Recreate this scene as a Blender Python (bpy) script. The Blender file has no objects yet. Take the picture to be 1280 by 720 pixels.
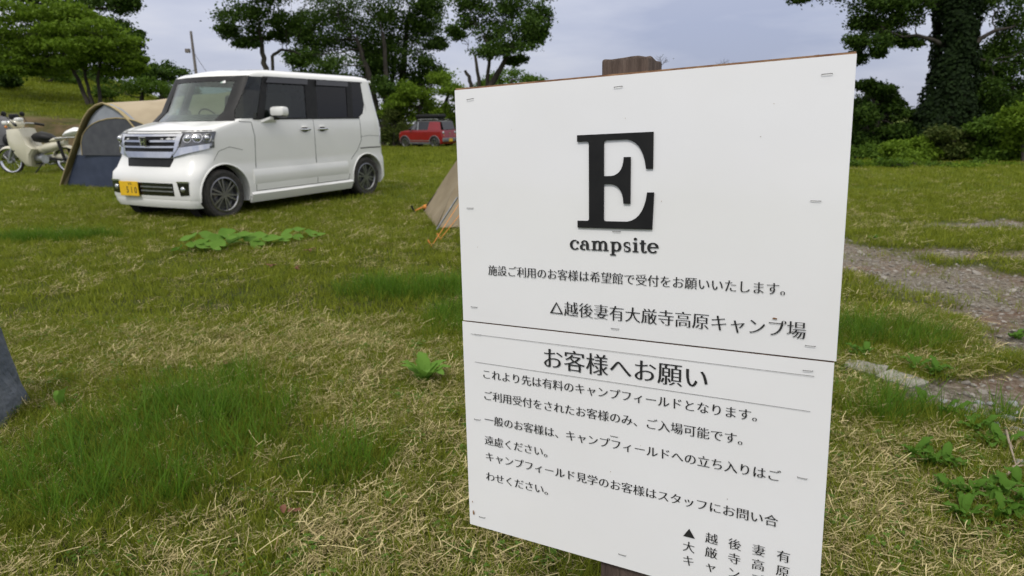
import bpy, bmesh, math, random
import numpy as np
from mathutils import Vector, Matrix, noise
R = math.radians
rng = random.Random(7)
nr = np.random.default_rng(11)
sc = bpy.context.scene
COL = sc.collection

# ------------------------------------------------------------------ camera
FPX, PITCH, ROLL, CAMH = 832.03, 0.2493, -0.0142, 1.0793
cp_, sp_ = math.cos(PITCH), math.sin(PITCH)
_r0, _u0, _f0 = Vector((1, 0, 0)), Vector((0, sp_, cp_)), Vector((0, cp_, -sp_))
CR = _r0*math.cos(ROLL) + _u0*math.sin(ROLL)
CU = _u0*math.cos(ROLL) - _r0*math.sin(ROLL)
cam = bpy.data.cameras.new('camera'); camo = bpy.data.objects.new('camera', cam); COL.objects.link(camo)
camo.matrix_world = Matrix(((CR.x, CU.x, -_f0.x, 0), (CR.y, CU.y, -_f0.y, 0), (CR.z, CU.z, -_f0.z, CAMH), (0, 0, 0, 1)))
cam.sensor_width = 36; cam.lens = FPX/1280*36; cam.clip_start = .05; cam.clip_end = 3000
cam.dof.use_dof = True; cam.dof.focus_distance = 1.08; cam.dof.aperture_fstop = 8.5
sc.camera = camo

# ------------------------------------------------------------------ sky, sun, exposure (bright overcast day)
SUN_EL, SUN_AZ = R(52), R(205)      # azimuth clockwise from +Y: behind the camera, a little to the left
w = bpy.data.worlds.new('World'); sc.world = w; w.use_nodes = True
nt = w.node_tree; nt.nodes.clear()
def N(t, **k):
    n = nt.nodes.new(t)
    for a, b in k.items(): setattr(n, a, b)
    return n
out = N('ShaderNodeOutputWorld'); mixs = N('ShaderNodeMixShader'); bg1 = N('ShaderNodeBackground'); bg2 = N('ShaderNodeBackground')
sky = N('ShaderNodeTexSky'); sky.sky_type = 'NISHITA'; sky.sun_disc = False; sky.sun_elevation = SUN_EL; sky.sun_rotation = SUN_AZ
tc = N('ShaderNodeTexCoord'); mp = N('ShaderNodeMapping'); mp.inputs['Scale'].default_value = (1.0, 1.0, 4.5); mp.inputs['Location'].default_value = (.55, .2, .3)
nz = N('ShaderNodeTexNoise'); nz.inputs['Scale'].default_value = 1.7; nz.inputs['Detail'].default_value = 7; nz.inputs['Roughness'].default_value = .52
cr = N('ShaderNodeValToRGB')
cr.color_ramp.elements[0].position = .36; cr.color_ramp.elements[0].color = (.335, .37, .50, 1)
cr.color_ramp.elements[1].position = .64; cr.color_ramp.elements[1].color = (.66, .66, .70, 1)
e = cr.color_ramp.elements.new(.5); e.color = (.475, .50, .605, 1)
L = nt.links.new
L(tc.outputs['Generated'], mp.inputs['Vector']); L(mp.outputs[0], nz.inputs['Vector']); L(nz.outputs['Fac'], cr.inputs[0]); 
# an overcast sky is brighter overhead than at the horizon
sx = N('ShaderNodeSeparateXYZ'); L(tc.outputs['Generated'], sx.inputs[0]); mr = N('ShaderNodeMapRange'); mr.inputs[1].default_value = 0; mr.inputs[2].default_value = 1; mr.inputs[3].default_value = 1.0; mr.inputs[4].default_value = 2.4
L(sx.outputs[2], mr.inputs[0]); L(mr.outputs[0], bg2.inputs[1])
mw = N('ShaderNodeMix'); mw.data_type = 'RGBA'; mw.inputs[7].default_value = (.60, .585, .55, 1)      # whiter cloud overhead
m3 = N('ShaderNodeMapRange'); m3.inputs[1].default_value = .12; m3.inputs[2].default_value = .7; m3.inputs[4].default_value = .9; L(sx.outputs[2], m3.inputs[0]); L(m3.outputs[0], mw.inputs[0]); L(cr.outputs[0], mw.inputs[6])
bg1.inputs[1].default_value = .1; L(sky.outputs[0], bg1.inputs[0])
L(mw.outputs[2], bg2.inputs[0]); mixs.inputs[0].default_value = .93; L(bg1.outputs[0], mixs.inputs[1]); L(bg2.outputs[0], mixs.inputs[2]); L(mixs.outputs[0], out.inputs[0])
sl = bpy.data.lights.new('sun', 'SUN'); sl.energy = 1.5; sl.angle = R(10); sl.color = (1, .955, .90)
so = bpy.data.objects.new('sun', sl); COL.objects.link(so)
sd = Vector((math.sin(SUN_AZ)*math.cos(SUN_EL), math.cos(SUN_AZ)*math.cos(SUN_EL), math.sin(SUN_EL)))
so.rotation_euler = sd.to_track_quat('Z', 'Y').to_euler(); so.location = (-6, -10, 12)
sc.view_settings.view_transform = 'Standard'; sc.view_settings.look = 'None'; sc.view_settings.exposure = 0.09; sc.view_settings.gamma = 1
sc.render.engine = 'CYCLES'; sc.cycles.max_bounces = 8; sc.cycles.transparent_max_bounces = 12; sc.cycles.use_denoising = True
sc.cycles.caustics_reflective = False; sc.cycles.caustics_refractive = False

# ------------------------------------------------------------------ helpers
def ray(u, v): return _f0 + CR*((u-640)/FPX) - CU*((v-360)/FPX)
def at(u, v, Y):                       # the world point seen at photo pixel (u, v), Y metres in front
    d = ray(u, v); return Vector((0, 0, CAMH)) + d*(Y/d.y)
def gp(u, v, z=0):                     # the ground point seen there
    d = ray(u, v); return Vector((0, 0, CAMH)) + d*((z-CAMH)/d.z)

def sstep(a, b, x):
    t = np.clip((x-a)/(b-a), 0, 1); return t*t*(3-2*t)
def terrain(x, y):
    x = np.asarray(x, float); y = np.asarray(y, float)
    yy = np.maximum(y, 1.0)
    az = x/yy
    A = np.interp(-az, [.30, .48, .61, .77, 1.2], [0, .42, .8, 1, 1.15])
    prof = np.interp(y, [-50, 15.8, 17.5, 19.2, 20.2, 24, 36, 60, 400], [0, 0, .35, .62, 1.45, 2.05, 4.2, 7.2, 11])
    down = -.0197*np.clip(y-13, 0, 60)*(1-np.clip(A*1.5, 0, 1))
    wob = .012*np.sin(x*1.7+.6*y)*np.sin(y*1.3-.4*x) + .02*np.sin(x*.45+1)*np.cos(y*.38)*np.clip(yy/10, 0, 1)
    return A*prof + down + wob*np.clip((np.hypot(x, y)-1)/3, .3, 1)
def th(x, y): return float(terrain(x, y))

def link(o, parent=None):
    COL.objects.link(o)
    if parent is not None: o.parent = parent
    return o
def tag(o, label=None, cat=None, group=None, kind=None):
    if label: o['label'] = label
    if cat: o['category'] = cat
    if group: o['group'] = group
    if kind: o['kind'] = kind
    return o
def empty(name, loc=(0, 0, 0), rz=0, label=None, cat=None, group=None):
    o = bpy.data.objects.new(name, None); o.empty_display_size = .1; COL.objects.link(o)
    o.location = loc; o.rotation_euler = (0, 0, rz); return tag(o, label, cat, group)

def material(name, col, rough=.6, metal=0, col2=None, scale=8, detail=5, bump=0, bscale=None, spec=.5, coat=0, ramp=(.35, .65), stretch=None, coord='Object', sub=None):
    m = bpy.data.materials.new(name); m.use_nodes = True; t = m.node_tree; b = t.nodes['Principled BSDF']
    b.inputs['Base Color'].default_value = (*col, 1); b.inputs['Roughness'].default_value = rough; b.inputs['Metallic'].default_value = metal
    b.inputs['Specular IOR Level'].default_value = spec; b.inputs['Coat Weight'].default_value = coat; b.inputs['Coat Roughness'].default_value = .05
    tcn = t.nodes.new('ShaderNodeTexCoord'); vec = tcn.outputs[coord]
    if stretch:
        mpn = t.nodes.new('ShaderNodeMapping'); mpn.inputs['Scale'].default_value = stretch; t.links.new(vec, mpn.inputs[0]); vec = mpn.outputs[0]
    if col2 is not None:
        n = t.nodes.new('ShaderNodeTexNoise'); n.inputs['Scale'].default_value = scale; n.inputs['Detail'].default_value = detail; t.links.new(vec, n.inputs['Vector'])
        r_ = t.nodes.new('ShaderNodeValToRGB'); r_.color_ramp.elements[0].position = ramp[0]; r_.color_ramp.elements[1].position = ramp[1]
        r_.color_ramp.elements[0].color = (*col, 1); r_.color_ramp.elements[1].color = (*col2, 1)
        t.links.new(n.outputs['Fac'], r_.inputs[0]); t.links.new(r_.outputs[0], b.inputs['Base Color'])
    if bump:
        n2 = t.nodes.new('ShaderNodeTexNoise'); n2.inputs['Scale'].default_value = bscale or scale*3; n2.inputs['Detail'].default_value = 4; t.links.new(vec, n2.inputs['Vector'])
        bp = t.nodes.new('ShaderNodeBump'); bp.inputs['Strength'].default_value = bump; bp.inputs['Distance'].default_value = .02
        t.links.new(n2.outputs['Fac'], bp.inputs['Height']); t.links.new(bp.outputs[0], b.inputs['Normal'])
    return m
def glass(name, tint, refl=.06, tr=.8):
    m = bpy.data.materials.new(name); m.use_nodes = True; t = m.node_tree; t.nodes.clear()
    o = t.nodes.new('ShaderNodeOutputMaterial'); mx = t.nodes.new('ShaderNodeMixShader'); a = t.nodes.new('ShaderNodeBsdfTransparent'); g = t.nodes.new('ShaderNodeBsdfGlossy')
    ge = t.nodes.new('ShaderNodeNewGeometry'); dt = t.nodes.new('ShaderNodeVectorMath'); dt.operation = 'DOT_PRODUCT'; t.links.new(ge.outputs['Incoming'], dt.inputs[0]); t.links.new(ge.outputs['Normal'], dt.inputs[1])
    def mt(op, a_, b_=None):
        q = t.nodes.new('ShaderNodeMath'); q.operation = op
        for i_, z_ in enumerate((a_, b_)):
            if z_ is None: continue
            if isinstance(z_, (int, float)): q.inputs[i_].default_value = z_
            else: t.links.new(z_, q.inputs[i_])
        return q
    f = mt('MULTIPLY_ADD', mt('POWER', mt('SUBTRACT', 1.0, mt('ABSOLUTE', dt.outputs['Value']).outputs[0]).outputs[0], 5.0).outputs[0], .96); f.inputs[2].default_value = .04
    ad = t.nodes.new('ShaderNodeMath'); ad.operation = 'ADD'; ad.inputs[1].default_value = refl
    a.inputs[0].default_value = (*tint, 1); g.inputs[0].default_value = (.9, .9, .9, 1); g.inputs['Roughness'].default_value = .02
    t.links.new(f.outputs[0], ad.inputs[0]); t.links.new(ad.outputs[0], mx.inputs[0]); t.links.new(a.outputs[0], mx.inputs[1]); t.links.new(g.outputs[0], mx.inputs[2]); t.links.new(mx.outputs[0], o.inputs[0])
    return m
def leafmat(name, c1, c2, trans=.35, inst=False, c3=None, rough=.5):
    """foliage: colour varies from leaf to leaf (random per mesh island or per instance) with some light passing through"""
    m = bpy.data.materials.new(name); m.use_nodes = True; t = m.node_tree; b = t.nodes['Principled BSDF']
    r_ = t.nodes.new('ShaderNodeValToRGB'); r_.color_ramp.elements[0].color = (*c1, 1); r_.color_ramp.elements[1].color = (*c2, 1)
    if c3: e = r_.color_ramp.elements.new(.93); e.color = (*c2, 1); r_.color_ramp.elements[2].color = (*c3, 1)
    if inst:
        oi = t.nodes.new('ShaderNodeObjectInfo'); ge = t.nodes.new('ShaderNodeNewGeometry')
        mm = t.nodes.new('ShaderNodeMath'); mm.operation = 'MULTIPLY_ADD'; mm.inputs[1].default_value = .55; 
        m2 = t.nodes.new('ShaderNodeMath'); m2.operation = 'MULTIPLY'; m2.inputs[1].default_value = .45
        t.links.new(oi.outputs['Random'], m2.inputs[0]); t.links.new(ge.outputs['Random Per Island'], mm.inputs[0]); t.links.new(m2.outputs[0], mm.inputs[2]); t.links.new(mm.outputs[0], r_.inputs[0])
    else:
        ge = t.nodes.new('ShaderNodeNewGeometry'); t.links.new(ge.outputs['Random Per Island'], r_.inputs[0])
    t.links.new(r_.outputs[0], b.inputs['Base Color']); b.inputs['Roughness'].default_value = rough+.1; b.inputs['Specular IOR Level'].default_value = .14
    tr = t.nodes.new('ShaderNodeBsdfTranslucent'); t.links.new(r_.outputs[0], tr.inputs[0]); mx = t.nodes.new('ShaderNodeMixShader'); mx.inputs[0].default_value = trans
    o = t.nodes['Material Output']; t.links.new(b.outputs[0], mx.inputs[1]); t.links.new(tr.outputs[0], mx.inputs[2]); t.links.new(mx.outputs[0], o.inputs[0])
    return m

class MB:
    def __init__(s): s.v = []; s.f = []; s.m = []; s.mi = 0
    def add(s, vs, fs):
        k = len(s.v); s.v += [tuple(p) for p in vs]; s.f += [tuple(i+k for i in f) for f in fs]; s.m += [s.mi]*len(fs); return s
    def box(s, c, d, rot=None, bevel=0):
        x, y, z = d[0]/2, d[1]/2, d[2]/2
        if bevel:
            b = bevel; bm = bmesh.new(); bmesh.ops.create_cube(bm, size=1)
            for q in bm.verts: q.co = Vector((q.co.x*d[0], q.co.y*d[1], q.co.z*d[2]))
            bmesh.ops.bevel(bm, geom=bm.edges[:], offset=b, segments=2, affect='EDGES', profile=.5)
            M = rot or Matrix.Identity(3)
            vs = [Vector(c)+M@q.co for q in bm.verts]; bm.verts.index_update(); fs = [[q.index for q in f.verts] for f in bm.faces]; bm.free(); return s.add(vs, fs)
        vs = [Vector((a*x, b*y, cc*z)) for a in (-1, 1) for b in (-1, 1) for cc in (-1, 1)]
        if rot: vs = [rot@q for q in vs]
        vs = [q+Vector(c) for q in vs]
        return s.add(vs, [(0, 1, 3, 2), (4, 6, 7, 5), (0, 4, 5, 1), (2, 3, 7, 6), (0, 2, 6, 4), (1, 5, 7, 3)])
    def tube(s, pts, rad, n=8, caps=True):
        pts = [Vector(p) for p in pts]; 
        if not hasattr(rad, '__len__'): rad = [rad]*len(pts)
        rings = []; up = Vector((0, 0, 1)); prev = None
        for i, p in enumerate(pts):
            t = (pts[min(i+1, len(pts)-1)]-pts[max(i-1, 0)]).normalized()
            if prev is None: a = t.cross(up if abs(t.z) < .95 else Vector((1, 0, 0))).normalized()
            else: a = (prev - t*prev.dot(t)).normalized()
            prev = a; b = t.cross(a); rings.append([p+(a*math.cos(2*math.pi*k/n)+b*math.sin(2*math.pi*k/n))*rad[i] for k in range(n)])
        vs = [q for r_ in rings for q in r_]; fs = []
        for i in range(len(pts)-1):
            for k in range(n): fs.append((i*n+k, i*n+(k+1) % n, (i+1)*n+(k+1) % n, (i+1)*n+k))
        if caps: fs.append(tuple(range(n-1, -1, -1))); fs.append(tuple(range((len(pts)-1)*n, len(pts)*n)))
        return s.add(vs, fs)
    def lathe(s, prof, axis='y', c=(0, 0, 0), n=32, close=False):
        vs = []; fs = []; m_ = len(prof)
        for k in range(n):
            a = 2*math.pi*k/n
            for r_, h in prof:
                q = (r_*math.cos(a), h, r_*math.sin(a)) if axis == 'y' else ((r_*math.cos(a), r_*math.sin(a), h) if axis == 'z' else (h, r_*math.cos(a), r_*math.sin(a)))
                vs.append((q[0]+c[0], q[1]+c[1], q[2]+c[2]))
        mm = m_ if close else m_-1
        for k in range(n):
            for j in range(mm): fs.append((k*m_+j, ((k+1) % n)*m_+j, ((k+1) % n)*m_+(j+1) % m_, k*m_+(j+1) % m_))
        return s.add(vs, fs)
    def ball(s, c, r_, n=12, m_=8):
        if not hasattr(r_, '__len__'): r_ = (r_, r_, r_)
        vs = []; fs = []
        for j in range(m_+1):
            ph = math.pi*j/m_
            for k in range(n): vs.append((c[0]+r_[0]*math.sin(ph)*math.cos(2*math.pi*k/n), c[1]+r_[1]*math.sin(ph)*math.sin(2*math.pi*k/n), c[2]+r_[2]*math.cos(ph)))
        for j in range(m_):
            for k in range(n): fs.append((j*n+k, (j+1)*n+k, (j+1)*n+(k+1) % n, j*n+(k+1) % n))
        return s.add(vs, fs)
    def grid(s, rows):
        m_ = len(rows[0]); vs = [q for r_ in rows for q in r_]; fs = []
        for i in range(len(rows)-1):
            for j in range(m_-1): fs.append((i*m_+j, i*m_+j+1, (i+1)*m_+j+1, (i+1)*m_+j))
        return s.add(vs, fs)
    def slab(s, rows, rows2):          # a closed shell between two grids of the same size
        m_ = len(rows[0]); n_ = len(rows); k = n_*m_
        vs = [q for r_ in rows for q in r_]+[q for r_ in rows2 for q in r_]; fs = []
        for i in range(n_-1):
            for j in range(m_-1):
                a, b, c, d = i*m_+j, i*m_+j+1, (i+1)*m_+j+1, (i+1)*m_+j
                fs.append((a, b, c, d)); fs.append((d+k, c+k, b+k, a+k))
        for j in range(m_-1): fs.append((j+1, j, j+k, j+1+k)); q = (n_-1)*m_; fs.append((q+j, q+j+1, q+j+1+k, q+j+k))
        for i in range(n_-1): fs.append((i*m_, (i+1)*m_, (i+1)*m_+k, i*m_+k)); q = m_-1; fs.append(((i+1)*m_+q, i*m_+q, i*m_+q+k, (i+1)*m_+q+k))
        return s.add(vs, fs)
    def prism(s, poly, d):             # poly: 3-D points in order, d: thickness vector
        n = len(poly); d = Vector(d); vs = [Vector(p) for p in poly]; vs += [p+d for p in vs]
        return s.add(vs, [tuple(range(n)), tuple(range(2*n-1, n-1, -1))]+[(i, i+n, (i+1) % n+n, (i+1) % n) for i in range(n)])
    def build(s, name, mats, parent=None, smooth=False, angle=35, loc=None):
        me = bpy.data.meshes.new(name); me.from_pydata(s.v, [], s.f); 
        if not isinstance(mats, (list, tuple)): mats = [mats]
        for q in mats: me.materials.append(q)
        if len(mats) > 1: me.polygons.foreach_set('material_index', s.m)
        bm = bmesh.new(); bm.from_mesh(me); bmesh.ops.recalc_face_normals(bm, faces=bm.faces[:]); bm.to_mesh(me); bm.free()
        if smooth:
            me.polygons.foreach_set('use_smooth', [True]*len(me.polygons)); me.set_sharp_from_angle(angle=R(angle))
        o = bpy.data.objects.new(name, me); link(o, parent)
        if loc is not None: o.location = loc
        return o

def fastmesh(name, V, F, mat, parent=None, smooth=False):
    """V (n,3) and F (m,4) or (m,3) numpy arrays"""
    me = bpy.data.meshes.new(name); me.vertices.add(len(V)); me.vertices.foreach_set('co', np.asarray(V, np.float32).ravel())
    k = F.shape[1]; me.loops.add(F.size); me.loops.foreach_set('vertex_index', F.astype(np.int32).ravel())
    me.polygons.add(len(F)); me.polygons.foreach_set('loop_start', np.arange(0, F.size, k, dtype=np.int32))
    if smooth: me.polygons.foreach_set('use_smooth', np.ones(len(F), bool))
    me.update(calc_edges=True); me.materials.append(mat)
    o = bpy.data.objects.new(name, me); return link(o, parent)

# materials shared
M = {}
M['van_white'] = material('van_white', (.82, .82, .80), .24, col2=(.79, .79, .77), scale=2, spec=.5, coat=.6)
M['black_trim'] = material('black_trim', (.008, .008, .009), .5, col2=(.014, .014, .014), scale=20, spec=.25)
M['gloss_black'] = material('gloss_black', (.008, .008, .009), .08, coat=.5, col2=(.012, .012, .013), scale=6)
M['chrome'] = material('chrome', (.74, .74, .74), .12, 1, col2=(.66, .66, .67), scale=10)
M['alloy'] = material('alloy', (.34, .34, .35), .32, 1, col2=(.24, .24, .25), scale=20)
M['rubber'] = material('rubber', (.022, .022, .021), .85, col2=(.05, .045, .04), scale=25, bump=.3, bscale=80)
M['well'] = material('wheel_well_dark', (.010, .010, .010), .95, col2=(.02, .018, .016), scale=15)
M['plate'] = material('plate_yellow', (.80, .50, .01), .45, col2=(.72, .43, .01), scale=30)
M['ink'] = material('ink_black', (.012, .012, .013), .55, col2=(.02, .02, .02), scale=60)
M['seat'] = material('seat_cloth', (.035, .034, .032), .9, col2=(.06, .058, .052), scale=30)
M['lens'] = material('lamp_lens', (.62, .63, .66), .10, .75, col2=(.35, .36, .38), scale=18, coat=1)
M['lampdark'] = material('lamp_housing', (.07, .072, .078), .2, .3, col2=(.16, .16, .17), scale=14, coat=1)
M['orange'] = material('orange_cord', (.55, .19, .03), .7, col2=(.65, .26, .05), scale=90)
M['steel'] = material('galvanised_steel', (.45, .46, .47), .4, .8, col2=(.32, .33, .34), scale=30)
M['bark'] = material('bark', (.020, .017, .013), .9, col2=(.055, .046, .036), scale=6, bump=.8, bscale=12, stretch=(1, 1, .25))
M['wood'] = material('weathered_wood', (.055, .036, .027), .85, col2=(.14, .10, .08), scale=26, detail=8, bump=.7, bscale=60, stretch=(3.0, 3.0, .22), ramp=(.3, .7))

# ------------------------------------------------------------------ ground (one sheet to the horizon)
def seg_dist(x, y, a, b):
    a = np.array(a[:2]); b = np.array(b[:2]); d = b-a; t = np.clip(((x-a[0])*d[0]+(y-a[1])*d[1])/(d@d), 0, 1)
    return np.hypot(x-a[0]-t*d[0], y-a[1]-t*d[1]), t
def vnoise(x, y, s, seed=0):           # smooth value noise 0..1 on arrays
    x = np.asarray(x)*s+seed*17.3; y = np.asarray(y)*s+seed*9.1
    xi = np.floor(x).astype(int); yi = np.floor(y).astype(int); fx = x-xi; fy = y-yi; fx = fx*fx*(3-2*fx); fy = fy*fy*(3-2*fy)
    def h(a, b): return np.abs(np.sin(a*127.1+b*311.7+seed*74.7)*43758.5453) % 1
    return (h(xi, yi)*(1-fx)+h(xi+1, yi)*fx)*(1-fy)+(h(xi, yi+1)*(1-fx)+h(xi+1, yi+1)*fx)*fy
def fbm(x, y, s, seed=0): return .5*vnoise(x, y, s, seed)+.3*vnoise(x, y, s*2.1, seed+1)+.2*vnoise(x, y, s*4.3, seed+2)
GRAVEL = [((2.35, 6.1), (3.05, 4.0), .45, .55), ((3.05, 4.0), (2.75, 3.0), .55, .42), ((2.0, 2.35), (2.9, 2.75), .15, .40), ((1.62, 2.42), (2.15, 2.42), .06, .24), ((2.9, 3.2), (4.6, 2.6), .5, .9), ((4.1, 6.75), (7.5, 5.6), .22, .5), ((1.7, 6.6), (2.6, 5.9), .3, .4), ((3.5, 5.2), (6.0, 4.4), .15, .35)]
def gravel_mask(x, y):
    x = np.asarray(x, float); y = np.asarray(y, float); m = np.zeros_like(x)
    n = (fbm(x, y, 2.6, 3)-.5)*1.25
    for a, b, w0, w1 in GRAVEL:
        d, t = seg_dist(x, y, a, b); ww = w0+(w1-w0)*t; m = np.maximum(m, 1-sstep(ww*.75, ww*1.35, d+n*.55))
    return m
def bank_mask(x, y):
    x = np.asarray(x, float); y = np.asarray(y, float); az = -x/np.maximum(y, 1)
    return sstep(.45, .6, az)*sstep(17.4, 18.6, y+(fbm(x, y, .7, 5)-.5)*2)*(1-sstep(20.2, 21.2, y+(fbm(x, y, .9, 6)-.5)*2))
def lush_mask(x, y):                   # patches of taller, greener grass
    x = np.asarray(x, float); y = np.asarray(y, float); m = np.zeros_like(x)
    for cx, cy, rx, ry in [(-1.25, 2.15, .48, .62), (-.62, 4.2, .55, .30), (1.62, 2.28, .42, .17), (1.75, 3.15, .45, .25), (-.55, 1.95, .16, .2), (2.2, 2.0, .4, .2), (-.05, 3.6, .5, .5), (-4.5, 6.4, .8, .25)]:
        m = np.maximum(m, 1-sstep(.55, 1.25, np.hypot((x-cx)/rx, (y-cy)/ry)+(fbm(x, y, 5, 8)-.5)*.6))
    return m
def dry_mask(x, y):
    m = sstep(.45, .72, fbm(x, y, 1.3, 21))*.5+sstep(.45, .7, fbm(x, y, 5, 24))*.45
    for cx, cy, rx, ry, k in [(-.30, 1.65, .42, .40, .6), (.92, 1.78, .28, .25, .55), (-.45, 2.7, .45, .5, .5), (-1.15, 3.3, .7, .45, .5), (-1.0, 1.45, .5, .18, .35), (-1.9, 5.6, 1.6, .7, .35), (1.05, 1.45, .3, .2, .3)]:
        m = m+k*(1-sstep(.4, 1.3, np.hypot((x-cx)/rx, (y-cy)/ry)+(fbm(x, y, 5, 9)-.5)*.8))
    return np.clip(m-.85*lush_mask(x, y), 0, 1)

def axis(lo, hi, step, far, g):
    a = list(np.arange(lo, hi+step/2, step)); d = step
    while a[-1] < far: d *= g; a.append(a[-1]+d)
    d = step
    while a[0] > -far: d *= g; a.insert(0, a[0]-d)
    return np.array(a)
gx = axis(-4, 5, .07, 420, 1.10); gy = axis(.6, 8, .07, 420, 1.08)
GX, GY = np.meshgrid(gx, gy); GZ = terrain(GX, GY)
nearm = np.clip(1-np.hypot(GX, GY)/14, 0, 1)
GZ = GZ + nearm*(fbm(GX, GY, 6, 2)-.5)*.03*(1-.3*gravel_mask(GX, GY))
GZ = GZ - .02*gravel_mask(GX, GY) + bank_mask(GX, GY)*(fbm(GX, GY, 1.6, 31)-.5)*.35
V = np.stack([GX.ravel(), GY.ravel(), GZ.ravel()], 1)
ny, nx = GX.shape; idx = np.arange(ny*nx).reshape(ny, nx)
F = np.stack([idx[:-1, :-1].ravel(), idx[:-1, 1:].ravel(), idx[1:, 1:].ravel(), idx[1:, :-1].ravel()], 1)
gm = bpy.data.materials.new('lawn_and_gravel'); gm.use_nodes = True; t = gm.node_tree; b = t.nodes['Principled BSDF']; b.inputs['Roughness'].default_value = .95; b.inputs['Specular IOR Level'].default_value = .15
tcn = t.nodes.new('ShaderNodeTexCoord')
def tn(sc_, det=6, rough=.6, typ='ShaderNodeTexNoise'):
    n = t.nodes.new(typ); n.inputs['Scale'].default_value = sc_
    if typ == 'ShaderNodeTexNoise': n.inputs['Detail'].default_value = det; n.inputs['Roughness'].default_value = rough
    t.links.new(tcn.outputs['Object'], n.inputs['Vector']); return n
def rampn(src, stops):
    r_ = t.nodes.new('ShaderNodeValToRGB'); r_.color_ramp.elements[0].position = stops[0][0]; r_.color_ramp.elements[0].color = (*stops[0][1], 1)
    r_.color_ramp.elements[1].position = stops[-1][0]; r_.color_ramp.elements[1].color = (*stops[-1][1], 1)
    for p_, c_ in stops[1:-1]: e = r_.color_ramp.elements.new(p_); e.color = (*c_, 1)
    t.links.new(src, r_.inputs[0]); return r_.outputs[0]
def mixc(f, a, b_):
    m = t.nodes.new('ShaderNodeMix'); m.data_type = 'RGBA'
    if isinstance(f, float): m.inputs[0].default_value = f
    else: t.links.new(f, m.inputs[0])
    t.links.new(a, m.inputs[6]); t.links.new(b_, m.inputs[7]); return m.outputs[2]
def attr(n_):
    a = t.nodes.new('ShaderNodeAttribute'); a.attribute_name = n_; return a.outputs['Fac']
soil = rampn(tn(9).outputs['Fac'], [(.3, (.020, .020, .010)), (.5, (.045, .050, .016)), (.7, (.085, .075, .034))])
lawn = rampn(tn(1.3, 10, .75).outputs['Fac'], [(.33, (.050, .080, .008)), (.5, (.090, .125, .015)), (.66, (.155, .155, .038))])
grav = rampn(tn(34, 5, .7).outputs['Fac'], [(.3, (.055, .048, .036)), (.5, (.185, .160, .125)), (.68, (.38, .35, .30))])
grav = mixc(rampn(tn(1.6, 4).outputs['Fac'], [(.45, (0, 0, 0)), (.68, (.55, .55, .55))]), grav, rampn(tn(11).outputs['Fac'], [(.35, (.10, .040, .022)), (.65, (.22, .11, .065))]))
dirt = rampn(tn(1.4, 9, .7).outputs['Fac'], [(.34, (.045, .050, .014)), (.5, (.105, .075, .038)), (.68, (.17, .125, .075))])
c = mixc(attr('far'), soil, lawn); c = mixc(attr('gravel'), c, grav); c = mixc(attr('bank'), c, dirt)
t.links.new(c, b.inputs['Base Color'])
bp = t.nodes.new('ShaderNodeBump'); bp.inputs['Strength'].default_value = .8; bp.inputs['Distance'].default_value = .03; t.links.new(tn(40, 6, .8).outputs['Fac'], bp.inputs['Height']); t.links.new(bp.outputs[0], b.inputs['Normal'])
g = fastmesh('ground', V, F, gm, smooth=True); tag(g, kind='structure')
for nm, arr in [('gravel', gravel_mask(V[:, 0], V[:, 1])), ('bank', bank_mask(V[:, 0], V[:, 1])), ('far', np.clip((np.hypot(V[:, 0], V[:, 1])-3)/9, 0, 1))]:
    a = g.data.attributes.new(nm, 'FLOAT', 'POINT'); a.data.foreach_set('value', arr.astype(np.float32))
def surf_z(x, y):
    x = np.asarray(x, float); y = np.asarray(y, float)
    return terrain(x, y)+np.clip(1-np.hypot(x, y)/14, 0, 1)*(fbm(x, y, 6, 2)-.5)*.03*(1-.3*gravel_mask(x, y))-.02*gravel_mask(x, y)
def gz(x, y): return float(surf_z(x, y))

# ------------------------------------------------------------------ grass: tufts scattered by geometry nodes (uncountable)
def blade(V, F, x, y, h, wd, lean, az, curl, n=3, z0=-.01):
    dx, dy = math.cos(az), math.sin(az); px, py = -dy, dx; k = len(V)
    for i in range(n+1):
        s = i/n; r_ = lean*s+curl*s*s; z = h*(s-.35*abs(curl/max(h, .001))*s*s*.5); ww = wd*(1-s**1.6*.92)/2
        V.append((x+dx*r_-px*ww, y+dy*r_-py*ww, z0+z)); V.append((x+dx*r_+px*ww, y+dy*r_+py*ww, z0+z))
    for i in range(n): F.append((k+2*i, k+2*i+1, k+2*i+3, k+2*i+2))
def tuft_mesh(name, mat, n, rad, h0, h1, w0, w1, lean, curl, seed, seg=3):
    q = random.Random(seed); V = []; F = []
    for _ in range(n):
        a = q.random()*6.283; r_ = rad*math.sqrt(q.random()); az = a+q.gauss(0, .9); h = q.uniform(h0, h1)
        blade(V, F, r_*math.cos(a), r_*math.sin(a), h, q.uniform(w0, w1), h*q.uniform(*lean), az, h*q.uniform(*curl), seg)
    return proto(name, V, F, mat)
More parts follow.
